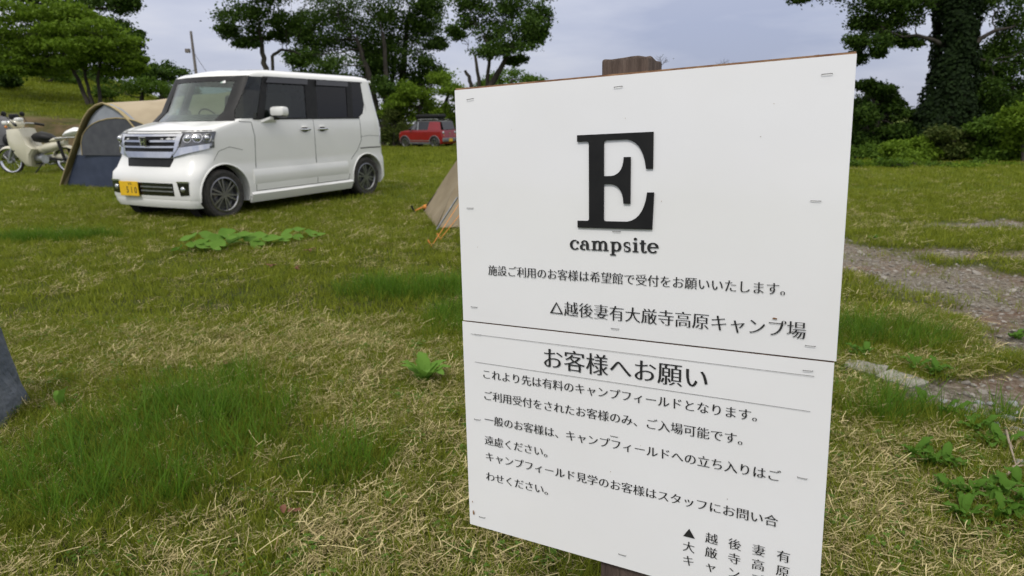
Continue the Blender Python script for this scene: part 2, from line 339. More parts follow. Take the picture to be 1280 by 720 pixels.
def straw_mesh(name, mat, n, rad, seed):
    q = random.Random(seed); V = []; F = []
    for _ in range(n):
        a = q.random()*6.283; r_ = rad*math.sqrt(q.random()); x, y = r_*math.cos(a), r_*math.sin(a); az = q.random()*6.283; ln = q.uniform(.012, .045)*(1 if q.random() < .93 else 1.8); wd = q.uniform(.0007, .0021)
        k = len(V); z = q.uniform(.002, .022); rise = q.uniform(-.010, .018); bend = q.gauss(0, .30); up_ = q.gauss(0, .002)
        for i in range(4):
            s = i/3; aa = az+bend*s; px, py = -math.sin(aa), math.cos(aa); cx = x+ln*s*math.cos(aa); cy = y+ln*s*math.sin(aa); cz = z+rise*s+up_*math.sin(s*3.14)
            V.append((cx-px*wd/2, cy-py*wd/2, cz)); V.append((cx+px*wd/2, cy+py*wd/2, cz+.0006))
        for i in range(3): F.append((k+2*i, k+2*i+1, k+2*i+3, k+2*i+2))
    return proto(name, V, F, mat)
def clover_mesh(name, mat, n, rad, seed):
    q = random.Random(seed); V = []; F = []
    for _ in range(n):
        a = q.random()*6.283; r_ = rad*math.sqrt(q.random()); x, y, z = r_*math.cos(a), r_*math.sin(a), q.uniform(.008, .03); s = q.uniform(.004, .008)
        for j in range(3):
            aa = a+j*2.094; k = len(V); c_, s_ = math.cos(aa), math.sin(aa)
            for u_, v_, w_ in [(0, 0, 0), (.6, .55, .15), (1.2, 0, .1), (.6, -.55, .15)]: V.append((x+s*(u_*c_-v_*s_), y+s*(u_*s_+v_*c_), z+s*w_))
            F.append((k, k+1, k+2, k+3))
    return proto(name, V, F, mat)
def proto(name, V, F, mat):
    me = bpy.data.meshes.new(name); me.from_pydata(V, [], F); me.materials.append(mat); me.update(); return bpy.data.objects.new(name, me)
G_mid = leafmat('grass_green', (.060, .095, .007), (.29, .325, .032), .4, True, (.46, .41, .15))
G_lush = leafmat('grass_lush', (.032, .088, .006), (.13, .245, .018), .4, True)
G_dry = leafmat('grass_straw', (.19, .14, .055), (.72, .62, .33), .25, True, (.26, .12, .06))
G_clo = leafmat('clover_leaf', (.05, .12, .012), (.12, .22, .03), .3, True, (.20, .08, .05))
def scatter(name, protos, P, rot, scl, pick, label=None):
    """one object: points P, each showing one of the little meshes in protos"""
    cl = bpy.data.collections.new(name+'_pieces')
    for i, o in enumerate(protos): o.name = 'piece_%02d' % i; cl.objects.link(o)
    me = bpy.data.meshes.new(name); me.vertices.add(len(P)); me.vertices.foreach_set('co', P.astype(np.float32).ravel())
    a = me.attributes.new('rot', 'FLOAT_VECTOR', 'POINT'); a.data.foreach_set('vector', rot.astype(np.float32).ravel())
    a = me.attributes.new('scl', 'FLOAT', 'POINT'); a.data.foreach_set('value', scl.astype(np.float32))
    a = me.attributes.new('pick', 'INT', 'POINT'); a.data.foreach_set('value', pick.astype(np.int32))
    me.update(); o = bpy.data.objects.new(name, me); link(o)
    ng = bpy.data.node_groups.new(name, 'GeometryNodeTree'); ng.interface.new_socket('Geometry', in_out='INPUT', socket_type='NodeSocketGeometry'); ng.interface.new_socket('Geometry', in_out='OUTPUT', socket_type='NodeSocketGeometry')
    gi = ng.nodes.new('NodeGroupInput'); go = ng.nodes.new('NodeGroupOutput'); mtp = ng.nodes.new('GeometryNodeMeshToPoints'); ci = ng.nodes.new('GeometryNodeCollectionInfo'); ci.inputs[0].default_value = cl; ci.inputs['Separate Children'].default_value = True; ci.inputs['Reset Children'].default_value = True
    iop = ng.nodes.new('GeometryNodeInstanceOnPoints'); iop.inputs['Pick Instance'].default_value = True
    def na(nm, ty):
        n = ng.nodes.new('GeometryNodeInputNamedAttribute'); n.data_type = ty; n.inputs[0].default_value = nm; return [s for s in n.outputs if s.enabled and s.name == 'Attribute'][0]
    e2r = ng.nodes.new('FunctionNodeEulerToRotation')
    l = ng.links.new; l(gi.outputs[0], mtp.inputs[0]); l(mtp.outputs[0], iop.inputs['Points']); l(ci.outputs[0], iop.inputs['Instance']); l(na('pick', 'INT'), iop.inputs['Instance Index']); l(na('rot', 'FLOAT_VECTOR'), e2r.inputs[0]); l(e2r.outputs[0], iop.inputs['Rotation']); l(na('scl', 'FLOAT'), iop.inputs['Scale']); l(iop.outputs[0], go.inputs[0])
    md = o.modifiers.new('scatter', 'NODES'); md.node_group = ng
    tag(o, kind='stuff')
    if label: tag(o, label, 'grass')
    return o
def wedge(y0, y1, n, margin=.8):      # random ground points in the visible wedge
    y = np.sqrt(nr.uniform(y0*y0, y1*y1, n)); x = nr.uniform(-1, 1, n)*(y*.86+margin); return x, y
protos = [tuft_mesh('s', G_mid, 18, .032, .018, .058, .0014, .0030, (-.2, .9), (0, .6), i) for i in range(4)]          # 0-3 short
protos += [straw_mesh('s', G_dry, 26, .055, 50+i) for i in range(4)]                                                   # 4-7 straw
protos += [tuft_mesh('s', G_lush, 16, .035, .06, .15, .0016, .0036, (0, .5), (.1, .7), 20+i, 4) for i in range(4)]      # 8-11 tall
protos += [clover_mesh('s', G_clo, 12, .04, 70+i) for i in range(2)]                                                 # 12-13
protos += [tuft_mesh('s', G_mid, 26, .10, .02, .07, .004, .008, (-.3, .9), (0, .6), 80+i, 2) for i in range(3)]         # 14-16 coarse for middle distance
protos += [tuft_mesh('s', G_dry, 8, .035, .015, .045, .0010, .0022, (.2, 1.3), (0, .4), 90+i, 3) for i in range(2)]    # 17-18 standing straw
protos += [tuft_mesh('s', G_mid, 30, .26, .03, .09, .010, .020, (-.3, 1.0), (0, .5), 95+i, 2) for i in range(2)]        # 19-20 far
PX, PY, PK, PS = [], [], [], []
def put(x, y, k, s): PX.append(x); PY.append(y); PK.append(k); PS.append(s)
hidden = lambda x, y: np.zeros(len(x), bool)
x, y = wedge(.55, 3.6, 62000); gmk = gravel_mask(x, y); dm = dry_mask(x, y); lm = lush_mask(x, y); u_ = nr.random(len(x))
kk = np.where(u_ < .58+.2*lm, nr.integers(0, 4, len(x)), np.where(u_ < .62, nr.integers(12, 14, len(x)), np.where(nr.random(len(x)) < .95, nr.integers(4, 8, len(x)), nr.integers(17, 19, len(x)))))
isdry = ((kk >= 4) & (kk < 8)) | (kk >= 17); keep = (nr.random(len(x)) > gmk*1.02) & (~isdry | (nr.random(len(x)) < .14+.60*dm))
put(x[keep], y[keep], kk[keep], nr.uniform(.6, 1.15, keep.sum()))
x, y = wedge(.8, 7, 38000); lm = lush_mask(x, y); keep = (nr.random(len(x)) < lm*.8+.006) & (nr.random(len(x)) > gravel_mask(x, y))
put(x[keep], y[keep], nr.integers(8, 12, keep.sum()), nr.uniform(.5, 1.35, keep.sum())*(.5+.5*lm[keep]))
x, y = wedge(3.4, 9, 38000); gmk = gravel_mask(x, y); dm = dry_mask(x, y); u_ = nr.random(len(x))
kk = np.where(u_ < .55, nr.integers(14, 17, len(x)), np.where(u_ < .8, nr.integers(0, 4, len(x)), nr.integers(4, 8, len(x))))
keep = (nr.random(len(x)) > gmk*1.02) & ((kk < 4) | (kk > 8) | (nr.random(len(x)) < dm*.6+.12))
put(x[keep], y[keep], kk[keep], nr.uniform(.8, 1.3, keep.sum())*np.where(kk[keep] < 14, 1.15, .75))
x, y = wedge(8.6, 17, 22000); keep = nr.random(len(x)) > gravel_mask(x, y); kk = np.where(nr.random(len(x)) < .96, nr.integers(14, 17, len(x)), nr.integers(4, 8, len(x)))
put(x[keep], y[keep], kk[keep], nr.uniform(.8, 1.3, keep.sum())*np.where(kk[keep] < 14, 1.5, 1.0))
x, y = wedge(16.5, 46, 34000); keep = nr.random(len(x)) > bank_mask(x, y)*.93; put(x[keep], y[keep], nr.integers(19, 21, keep.sum()), nr.uniform(.7, 1.5, keep.sum()))
# scrubby blades round the edges of the gravel
x, y = wedge(1.6, 8, 9000); g_ = gravel_mask(x, y); keep = (g_ > .15) & (nr.random(len(x)) < .10+.35*(fbm(x, y, 3, 41) > .56)); put(x[keep], y[keep], nr.integers(0, 4, keep.sum()), nr.uniform(.7, 1.6, keep.sum()))
PX, PY, PK, PS = map(np.concatenate, (PX, PY, PK, PS))
P = np.stack([PX, PY, surf_z(PX, PY)+bank_mask(PX, PY)*.05], 1); n = len(P)
rot = np.stack([nr.normal(0, .12, n), nr.normal(0, .12, n), nr.uniform(0, 6.283, n)], 1)
scatter('grass', protos, P, rot, PS, PK, 'patchy lawn of short green grass, straw and taller green tufts')

# gravel stones (uncountable)
def pebble(seed, r_=.5):
    q = random.Random(seed); bm = bmesh.new(); bmesh.ops.create_icosphere(bm, subdivisions=1, radius=1)
    s = (q.uniform(.7, 1.2), q.uniform(.7, 1.1), q.uniform(.4, .7))
    for v_ in bm.verts: v_.co = Vector((v_.co.x*s[0], v_.co.y*s[1], v_.co.z*s[2]))*(1+q.uniform(-.18, .18))
    V = [tuple(v_.co) for v_ in bm.verts]; bm.verts.index_update(); F = [[v_.index for v_ in f.verts] for f in bm.faces]; bm.free(); return V, F
G_stone = leafmat('gravel_stone', (.075, .066, .055), (.34, .315, .28), 0, True, (.55, .53, .50), rough=.85)
pp = []
for i in range(4): V, F = pebble(i); pp.append(proto('s', V, F, G_stone))
x, y = wedge(1.4, 7.8, 75000, 1.4); g_ = gravel_mask(x, y); keep = nr.random(len(x)) < g_*.9-.1; x, y = x[keep], y[keep]; n = len(x)
s = np.exp(nr.normal(-5.1, .5, n)); s = np.where(nr.random(n) < .03, s*2.0, s); P = np.stack([x, y, surf_z(x, y)+s*.15], 1)
gv = scatter('gravel', pp, P, nr.uniform(0, 6.28, (n, 3))*np.array([.1, .1, 1]), s, nr.integers(0, 4, n)); tag(gv, 'loose grey and brown gravel of the path on the right', 'gravel')
# fallen brown leaves and twigs lying in the lawn

# ------------------------------------------------------------------ the notice on its post
BQ = [0.17200664, 0.98199197, 0.74556504]; ba, bb, bc = -0.5178743, -0.05333783, -0.0414869
BM = Matrix.Rotation(ba, 3, 'Z') @ Matrix.Rotation(bb, 3, 'X') @ Matrix.Rotation(bc, 3, 'Y')
sign = empty('notice_sign', (0, 0, 0), 0, 'white campsite notice board on a weathered wooden post in the foreground', 'sign')
sign.matrix_world = Matrix.Translation(BQ) @ BM.to_4x4()
M['ply'] = material('plywood_edge', (.17, .075, .035), .8, col2=(.36, .22, .12), scale=40, detail=6, bump=.4, stretch=(1, 1, 6))
M['paper'] = material('laminated_sheet', (.87, .873, .885), .12, col2=(.85, .85, .855), scale=5, spec=.9, bump=.06, bscale=4)
M['staple'] = material('dull_staple', (.12, .12, .125), .5, .6, col2=(.07, .07, .07), scale=60)
M['rule'] = material('printed_rule', (.16, .16, .16), .6, col2=(.22, .22, .22), scale=50)
BWD = .5965
def sheet_rows(x0, x1, z0, z1, y, nxn=12, nzn=9, amp=.0006):
    rows = []
    for j in range(nzn+1):
        rr = []
        for i in range(nxn+1):
            x = x0+(x1-x0)*i/nxn; z = z0+(z1-z0)*j/nzn; edge = min(i, nxn-i, j, nzn-j, 1)
            rr.append((x, y-amp*edge*(1+math.sin(x*17+z*9)*math.cos(z*13)), z))
        rows.append(rr)
    return rows
for z0, z1, nm, dx in [(.0012, .3938, 'upper', 0), (-.3922, -.0012, 'lower', -.0022)]:
    pb = MB(); pb.box((dx, .0067, (z0+z1)/2+(.0014 if z0 > 0 else 0)), (BWD-.002, .010, z1-z0+(.0028 if z0 > 0 else 0))); pb.build('backing_board', M['ply'], sign)
    sh = MB(); rw = sheet_rows(-BWD/2+dx, BWD/2+dx, z0, z1, .0004); rw2 = [[(p[0], .0016, p[2]) for p in r_] for r_ in rw]
    sh.slab(rw, rw2); sh.build('sheet', M['paper'], sign, smooth=True, angle=50)
pb = MB(); pb.box((-.007, .0115+.036, -.21), (.072, .072, 1.26), bevel=.004); pst = pb.build('post', M['wood'], sign, smooth=True)
# give the top of the post a broken, weathered outline
bm = bmesh.new(); bm.from_mesh(pst.data)
bmesh.ops.subdivide_edges(bm, edges=[e_ for e_ in bm.edges], cuts=5, use_grid_fill=True)
for v_ in bm.verts:
    k_ = max(0, (v_.co.z-.38)/.04)
    v_.co.z += k_*.004*noise.noise(Vector((v_.co.x*60, v_.co.y*60, 0)))
    q_ = noise.noise(Vector((v_.co.x*90, v_.co.y*90, v_.co.z*7)))*.0016
    v_.co.x += q_; v_.co.y += q_
bm.to_mesh(pst.data); bm.free()
# splintered strip of board at the top right corner
sp = MB(); q = random.Random(4)
sp.prism([(.215, .003, .3945), (.262, .003, .3945), (.255, .003, .3972), (.24, .003, .3962), (.225, .003, .3968)], (0, .006, 0)); sp.build('splinter', M['ply'], sign)

def text_mesh(body, size, mincho=.0):
    """outline of printed characters as flat geometry; mincho > 0 thins the horizontal strokes"""
    cu = bpy.data.curves.new('txt', 'FONT'); cu.body = body; cu.size = size; cu.resolution_u = 3; cu.align_x = 'LEFT'
    o = bpy.data.objects.new('txt', cu); COL.objects.link(o); dg = bpy.context.evaluated_depsgraph_get(); dg.update()
    me = bpy.data.meshes.new_from_object(o.evaluated_get(dg)); bpy.data.objects.remove(o); bpy.data.curves.remove(cu)
    bm = bmesh.new(); bm.from_mesh(me); bmesh.ops.remove_doubles(bm, verts=bm.verts[:], dist=size*1e-4); bpy.data.meshes.remove(me)
    if mincho:
        nrm = {}
        for e_ in bm.edges:
            if len(e_.link_faces) != 1: continue
            f_ = e_.link_faces[0]; a, b_ = e_.verts; d = (b_.co-a.co); m_ = Vector((d.y, -d.x, 0))
            if m_.length < 1e-9: continue
            m_.normalize()
            if m_.dot(f_.calc_center_median()-(a.co+b_.co)/2) > 0: m_ = -m_
            for v_ in (a, b_): nrm.setdefault(v_, []).append((m_, d.length))
        for v_, l_ in nrm.items():
            n_ = Vector((0, 0, 0))
            for m_, ln in l_: n_ += m_
            if n_.length > 0:
                n_.normalize(); v_.co.y -= n_.y*mincho*size; v_.co.x += n_.x*.014*size
    V = [tuple(v_.co) for v_ in bm.verts]; bm.verts.index_update(); F = [[v_.index for v_ in f.verts] for f in bm.faces]; bm.free(); return V, F
def bend_y(x, z): return -.00175
def print_line(body, x0, x1, zc, size, mincho=.015, cells=None, name='printed_line'):
    V, F = text_mesh(body, size, mincho)
    cells = cells or len(body); sx = (x1-x0)/(cells*size)
    mb = MB(); mb.add([(x0+v_[0]*sx, bend_y(0, 0), zc+v_[1]-size*.375) for v_ in V], F)
    return mb.build(name, M['ink'], sign)
print_line('施設ご利用のお客様は希望館で受付をお願いいたします。', -.2425, .2425, .0945, .0190)
print_line('△越後妻有大厳寺高原キャンプ場', -.127, .260, .0395, .0262, .021)
print_line('お客様へお願い', -.1420, .1335, -.0470, .0385, .014)
print_line('これより先は有料のキャンプフィールドとなります。', -.2620, .2145, -.0918, .0192)
print_line('ご利用受付をされたお客様のみ、ご入場可能です。', -.2610, .1960, -.1312, .0192)
print_line('一般のお客様は、キャンプフィールドへの立ち入りはご', -.2600, .2380, -.1765, .0192)
print_line('遠慮ください。', -.2610, -.1220, -.2157, .0192)
print_line('キャンプフィールド見学のお客様はスタッフにお問い合', -.2610, .2375, -.2470, .0192)
print_line('わせください。', -.2610, -.1220, -.2855, .0192)
for r_, row in enumerate(('▲越後妻有', '大厳寺高原', 'キャンプ場')):
    V = []; mb = MB()
    for k, ch in enumerate(row):
        v1, f1 = text_mesh(ch, .0195, .018); x0 = .1000+.0343*k; zc = -.2990-.0236*r_
        mb.add([(x0+v_[0], bend_y(0, 0), zc+v_[1]-.0195*.375) for v_ in v1], f1)
    mb.build('printed_line', M['ink'], sign)
# rules
def rule(x0, z0, x1, z1, wd=.0007):
    mb = MB(); mb.add([(x0, -.00172, z0-wd/2), (x1, -.00172, z1-wd/2), (x1, -.00172, z1+wd/2), (x0, -.00172, z0+wd/2)], [(0, 1, 2, 3)]); mb.build('printed_rule', M['rule'], sign)
rule(-.2823, -.0217, .2729, -.0225); rule(-.2760, -.0723, .2706, -.0733)
# staples
for i, (x, z, tl) in enumerate([(-.2674, .3774, .1), (-.0104, .3777, .05), (.2663, .3723, .02), (-.2748, .1991, .0), (.2620, .2140, -.03), (-.2737, .0274, 0), (-.0136, .0150, .0), (.2657, .0194, .0), (.2645, -.0157, .05), (-.2751, -.1801, .03), (-.0141, -.1631, .0), (.2655, -.1724, -.03), (-.2720, -.3705, .05), (.0008, -.3679, .0), (-.0118, .1668, 0), (-.2680, -.0215, 0)]):
    c_, s_ = math.cos(tl), math.sin(tl); mb = MB(); h = .0062
    mb.tube([(x-h*c_, .001, z-h*s_), (x-h*c_, -.0022, z-h*s_), (x+h*c_, -.0022, z+h*s_), (x+h*c_, .001, z+h*s_)], .00042, 5); mb.build('staple', M['staple'], sign)
# chips at the lower left corner, specks of dirt
y_ = -.0018
for cx, cz, a_, b_ in [(-.2905, -.3655, .0022, .0052), (-.2918, -.344, .0012, .0018), (.2185, .0530, .0040, .0014), (.0570, .2125, .0007, .0007), (-.2620, .1330, .0007, .0006), (.165, -.2285, .0006, .0008), (-.02, -.2250, .0006, .0009), (-.19, .3245, .0005, .0005), (.19, .2985, .0010, .0004), (.0010, .3325, .0006, .0006), (.03, -.17, .0005, .0005), (.205, .3400, .0008, .0004)]:
    mb = MB(); mb.add([(cx+a_*math.cos(k*1.2566+.4)*(1+.3*math.sin(k*2.1)), y_, cz+b_*math.sin(k*1.2566+.4)) for k in range(5)], [(0, 1, 2, 3, 4)]); mb.build('dirt_speck', M['ply'], sign)
# the big slab-serif E, cut from thin board (its outline in millimetre-like crop units)
def qb(a, c, b_, n=7): return [((1-t_)**2*a[0]+2*t_*(1-t_)*c[0]+t_*t_*b_[0], (1-t_)**2*a[1]+2*t_*(1-t_)*c[1]+t_*t_*b_[1]) for t_ in [i/n for i in range(n+1)]]
EP = [(0, 0), (383, 0), (383, 176), (350, 176)]+qb((350, 176), (336, 44), (255, 31))[1:]+[(150, 31)]+qb((150, 31), (139, 31), (139, 42), 3)[1:]+[(139, 208), (176, 208)]+qb((176, 208), (238, 202), (240, 116))[1:]+[(274, 116), (274, 346), (240, 346)]+qb((240, 346), (238, 256), (176, 248))[1:]+[(139, 248), (139, 424)]+qb((139, 424), (139, 436), (150, 436), 3)[1:]+[(258, 436)]+qb((258, 436), (342, 424), (357, 290))[1:]+[(390, 290), (383, 472), (0, 472), (0, 436), (50, 436)]+qb((50, 436), (62, 436), (62, 424), 3)[1:]+[(62, 44)]+qb((62, 44), (62, 33), (50, 33), 3)[1:]+[(0, 33)]
kx, kz = .1192/383, .1403/472
mb = MB(); mb.prism([(-.0753+p[0]*kx, -.0012, .3114-p[1]*kz) for p in EP], (0, -.0020, 0)); mb.build('raised_letter', M['black_trim'], sign)
# "campsite" in a heavy book serif, each letter built from strokes whose width follows the pen angle
def word(letters, x0, x1, zb, xh):
    segs = []; pen = 0
    TK, TN = .26, .12
    mbs = []
    def arc(cx, cy, rx, ry, a0, a1, n=14, tk=TK, tnn=TN):
        L_ = []
        for i in range(n+1):
            a = R(a0+(a1-a0)*i/n); wv = tnn+(tk-tnn)*abs(math.cos(a))**1.5; L_.append((cx+rx*math.cos(a), cy+ry*math.sin(a), wv, math.cos(a)/rx, math.sin(a)/ry))
        V = []
        for x_, y_, w_, nx_, ny_ in L_:
            l_ = math.hypot(nx_, ny_); V.append((x_+nx_/l_*w_/2, y_+ny_/l_*w_/2)); V.append((x_-nx_/l_*w_/2, y_-ny_/l_*w_/2))
        return V, [(2*i, 2*i+1, 2*i+3, 2*i+2) for i in range(n)]
    def rect(x_0, y_0, x_1, y_1): return [(x_0, y_0), (x_1, y_0), (x_1, y_1), (x_0, y_1)], [(0, 1, 2, 3)]
    def dot(cx, cy, r_): return [(cx+r_*math.cos(k*.5236), cy+r_*math.sin(k*.5236)) for k in range(12)], [tuple(range(12))]
    def stem(x_, y_0, y_1, top=True, bot=True, tl=.12):
        o = [rect(x_-TK/2, y_0, x_+TK/2, y_1)]
        if bot: o.append(rect(x_-TK/2-.13, y_0, x_+TK/2+.13, y_0+TN))
        if top: o.append(rect(x_-TK/2-tl, y_1-TN, x_+.02, y_1))
        return o
    LT = {}
    LT['c'] = (.92, [arc(.47, .5, .36, .46, 75, 318), dot(.72, .76, .135)]+[([(.47+.36*math.cos(R(75)), .9), (.60, .99), (.80, .82), (.72, .90)], [(0, 1, 2, 3)])])
    LT['a'] = (1.0, [arc(.36, .30, .24, .255, 60, 300), rect(.36, .50, .62, .58), rect(.36, .03, .46, .10), arc(.44, .64, .24, .31, 0, 160, tk=.22), dot(.24, .73, .12), rect(.57, .12, .57+TK, .66), arc(.84, .14, .155, .11, 180, 330, tk=.1, tnn=.07), rect(.57, .05, .70, .2)])
    LT['m'] = (1.70, stem(.32, 0, .98)+[arc(.62, .62, .22, .34, 0, 150, tk=TK), rect(.84-TK/2, 0, .84+TK/2, .64), rect(.84-TK/2-.1, 0, .84+TK/2+.1, TN), arc(1.14, .62, .22, .34, 0, 150, tk=TK), rect(1.36-TK/2, 0, 1.36+TK/2, .64), rect(1.36-TK/2-.1, 0, 1.36+TK/2+.13, TN)])
    LT['p'] = (1.12, stem(.30, -.42, .98)+[arc(.60, .5, .31, .44, -130, 130)])
    LT['s'] = (.82, [arc(.41, .725, .23, .225, 50, 235, tk=.19), ([(.255, .66), (.19, .52), (.60, .30), (.66, .46)], [(0, 1, 2, 3)]), arc(.41, .275, .23, .23, -130, 50, tk=.19), rect(.59, .66, .66, .95), rect(.14, .03, .21, .34)])
    LT['i'] = (.60, stem(.31, 0, .98)+[dot(.29, 1.30, .145)])
    LT['t'] = (.70, [rect(.30-TK/2, .18, .30+TK/2, 1.22), rect(.04, .98-TN*1.1, .58, .98), arc(.46, .20, .16, .17, 180, 345, tk=.2)])
    LT['e'] = (.94, [arc(.47, .5, .36, .46, 0, 320), rect(.20, .48, .83, .48+TN)])
    tot = sum(LT[c_][0] for c_ in letters); kx = (x1-x0)/tot
    for c_ in letters:
        wd, parts_ = LT[c_]; mb = MB()
        for k, (v_, f_) in enumerate(parts_): mb.add([(x0+(pen+p[0])*kx, -.00178-.00001*k, zb+p[1]*xh) for p in v_], f_)
        mb.build('printed_letter', M['ink'], sign); pen += wd
word('campsite', -.0890, .0540, .1362, .0152)
# nails in the post behind

# ------------------------------------------------------------------ vehicles: bodies as stacked plan outlines
class Body:
    """levels: (z, halfwidth, front x, rear x, front corner rx, ry, bow); side surface and wrap points are read from them"""
    def __init__(s, lv, rr=.12): s.lv = lv; s.rr = rr; s._c = {}
    def par(s, z):
        zs = [l[0] for l in s.lv]; return [float(np.interp(z, zs, [l[i] for l in s.lv])) for i in range(1, 7)]
    def half(s, z):
        """outline from the front centre round the +y side to the rear centre"""
        w_, xf, xr, rx, ry, bow = s.par(z); rr = s.rr; P = []
        yb = w_-ry
        for i in range(7): y_ = yb*i/6; P.append((xf-bow*(y_/yb)**2, y_))
        for i in range(1, 9):
            a = i/8*math.pi/2; P.append((xf-bow-(rx-bow)*(1-math.cos(a))**1.0, yb+ry*math.sin(a)**1.0))
        x0 = P[-1][0]; x1 = xr+rr
        for i in range(1, 25): P.append((x0+(x1-x0)*i/24, w_))
        for i in range(1, 6):
            a = i/5*math.pi/2; P.append((x1-rr*math.sin(a), w_-rr*(1-math.cos(a))))
        yb2 = w_-rr
        for i in range(1, 4): P.append((xr, yb2*(1-i/3)))
        return P
    def ring(s, z):
        h = s.half(z); return [(x, y, z) for x, y in h]+[(x, -y, z) for x, y in h[-2:0:-1]]
    def loft(s, zs, cap_top=True, cap_bot=True, mats=None):
        mb = MB(); rg = [s.ring(z) for z in zs]; n = len(rg[0]); V = [p for r_ in rg for p in r_]
        mb.add(V, [(i*n+j, i*n+(j+1) % n, (i+1)*n+(j+1) % n, (i+1)*n+j) for i in range(len(zs)-1) for j in range(n)])
        if cap_bot: mb.f.append(tuple(range(n-1, -1, -1))); mb.m.append(0)
        if cap_top: mb.f.append(tuple(range((len(zs)-1)*n, len(zs)*n))); mb.m.append(1)
        return mb
    def dense(s, z):
        k = round(z, 3)
        if k not in s._c:
            h = np.array(s.half(z)); d = np.concatenate([[0], np.cumsum(np.hypot(*np.diff(h, axis=0).T))]); s._c[k] = (h, d)
        return s._c[k]
    def wrap(s, arc, z, off=0):        # arc: signed length along the outline from the front centre (+ = car's left side)
        h, d = s.dense(z); a = abs(arc); x_, y_ = np.interp(a, d, h[:, 0]), np.interp(a, d, h[:, 1])
        x2, y2 = np.interp(a+.01, d, h[:, 0]), np.interp(a+.01, d, h[:, 1]); x1, y1 = np.interp(max(a-.01, 0), d, h[:, 0]), np.interp(max(a-.01, 0), d, h[:, 1])
        t_ = np.array([x2-x1, y2-y1]); t_ /= max(1e-9, np.hypot(*t_)); n_ = np.array([-t_[1], t_[0]])
        if a < .005: n_ = np.array([1., 0.])
        if n_[1] < -1e-6 or (abs(n_[1]) < 1e-6 and n_[0] < 0 and a < 1): n_ = -n_
        x_, y_ = x_+n_[0]*off, y_+n_[1]*off
        return Vector((x_, y_ if arc >= 0 else -y_, z))
    def arc_at(s, x, z):
        h, d = s.dense(z); m = slice(7, 40); return float(np.interp(-x, -h[m, 0], d[m]))
    def side(s, x, z, off=0, sg=1):
        h, d = s.dense(z); m = slice(6, 46); return Vector((x, sg*(float(np.interp(-x, -h[m, 0], h[m, 1]))+off), z))
    def panel(s, pts, off, th_=.01, nu=8, nv=4):
        """pts: 4 corners (arc, z) bottom-front, bottom-rear, top-rear, top-front -> closed slab hugging the body"""
        A, B, C, D = pts; r1, r2 = [], []
        for j in range(nv+1):
            v_ = j/nv; a, b = [], []
            for i in range(nu+1):
                u_ = i/nu; p = [(A[k]*(1-u_)+B[k]*u_)*(1-v_)+(D[k]*(1-u_)+C[k]*u_)*v_ for k in (0, 1)]
                a.append(s.wrap(p[0], p[1], off)); b.append(s.wrap(p[0], p[1], off-th_))
            r1.append(a); r2.append(b)
        return MB().slab(r1, r2)
    def sidepoly(s, poly, off, th_=.02, sg=1, mb=None, div=3):
        mb = mb or MB(); pts = []
        for i in range(len(poly)):
            a, b = poly[i], poly[(i+1) % len(poly)]
            for k in range(div): pts.append((a[0]+(b[0]-a[0])*k/div, a[1]+(b[1]-a[1])*k/div))
        n = len(pts); o = [s.side(x, z, off, sg) for x, z in pts]; i_ = [s.side(x, z, off-th_, sg) for x, z in pts]
        return mb.add(o+i_, [tuple(range(n)), tuple(range(2*n-1, n-1, -1))]+[(i, i+n, (i+1) % n+n, (i+1) % n) for i in range(n)])
def evaluated(o):
    dg = bpy.context.evaluated_depsgraph_get(); dg.update(); me = bpy.data.meshes.new_from_object(o.evaluated_get(dg)); o.modifiers.clear(); o.data = me
def cut(o, cutters):
    for c_ in cutters:
        md = o.modifiers.new('cut', 'BOOLEAN'); md.operation = 'DIFFERENCE'; md.object = c_; md.solver = 'EXACT'
    evaluated(o)
    for c_ in cutters: bpy.data.objects.remove(c_)
def wheel(parent, x, y, r_, sg, rimr, wd=.155, steer=0, double=True, nsp=6):
    tb = MB(); h = wd/2
    tb.lathe([(rimr*.98, -h*.85), (r_-.035, -h), (r_-.010, -h*.86), (r_, -h*.6), (r_-.004, -h*.55), (r_-.004, -h*.5), (r_, -h*.45), (r_, -h*.05), (r_-.005, 0), (r_, h*.05), (r_, h*.45), (r_-.004, h*.5), (r_-.004, h*.55), (r_, h*.6), (r_-.010, h*.86), (r_-.035, h), (rimr*.98, h*.85)], 'y', n=40, close=True)
    t_ = tb.build('tyre', M['rubber'], parent, True, 30, (x, y, r_-.012)); t_.rotation_euler.z = steer; t_.name = 'wheel'
    rb = MB(); o = sg
    rb.lathe([(rimr, o*h*.80), (rimr*1.02, o*h*.92), (rimr*.95, o*h*.95), (rimr*.90, o*h*.80), (rimr*.88, -o*h*.6)], 'y', n=36)
    rb.lathe([(0, o*h*.86), (.028, o*h*.86), (.034, o*h*.70), (.034, o*h*.3)], 'y', n=16)
    for k in range(nsp):
        a = 2*math.pi*k/nsp+.3
        for da in ((-.17, .17) if double else (0,)):
            a1, a2 = a+da*1.5, a+da*.95; p0 = (.026*math.cos(a1), o*h*.72, .026*math.sin(a1)); p1 = (rimr*.93*math.cos(a2), o*h*.80, rimr*.93*math.sin(a2))
            d = Vector(p1)-Vector(p0); mid = (Vector(p0)+Vector(p1))/2; ang = math.atan2(d.z, d.x); rb.box(mid, (d.length, .014, .019 if double else .045), Matrix.Rotation(-ang, 3, 'Y'))
    rb.build('rim', M['alloy'], t_, True, 30)
    db = MB(); db.lathe([(0, o*h*.15), (rimr*.88, o*h*.15)], 'y', n=24); db.lathe([(0, o*h*.2), (rimr*.62, o*h*.2), (rimr*.62, o*h*.32), (.04, o*h*.34), (0, o*h*.34)], 'y', n=24); db.build('brake_disc', M['lampdark'], t_)
    return t_

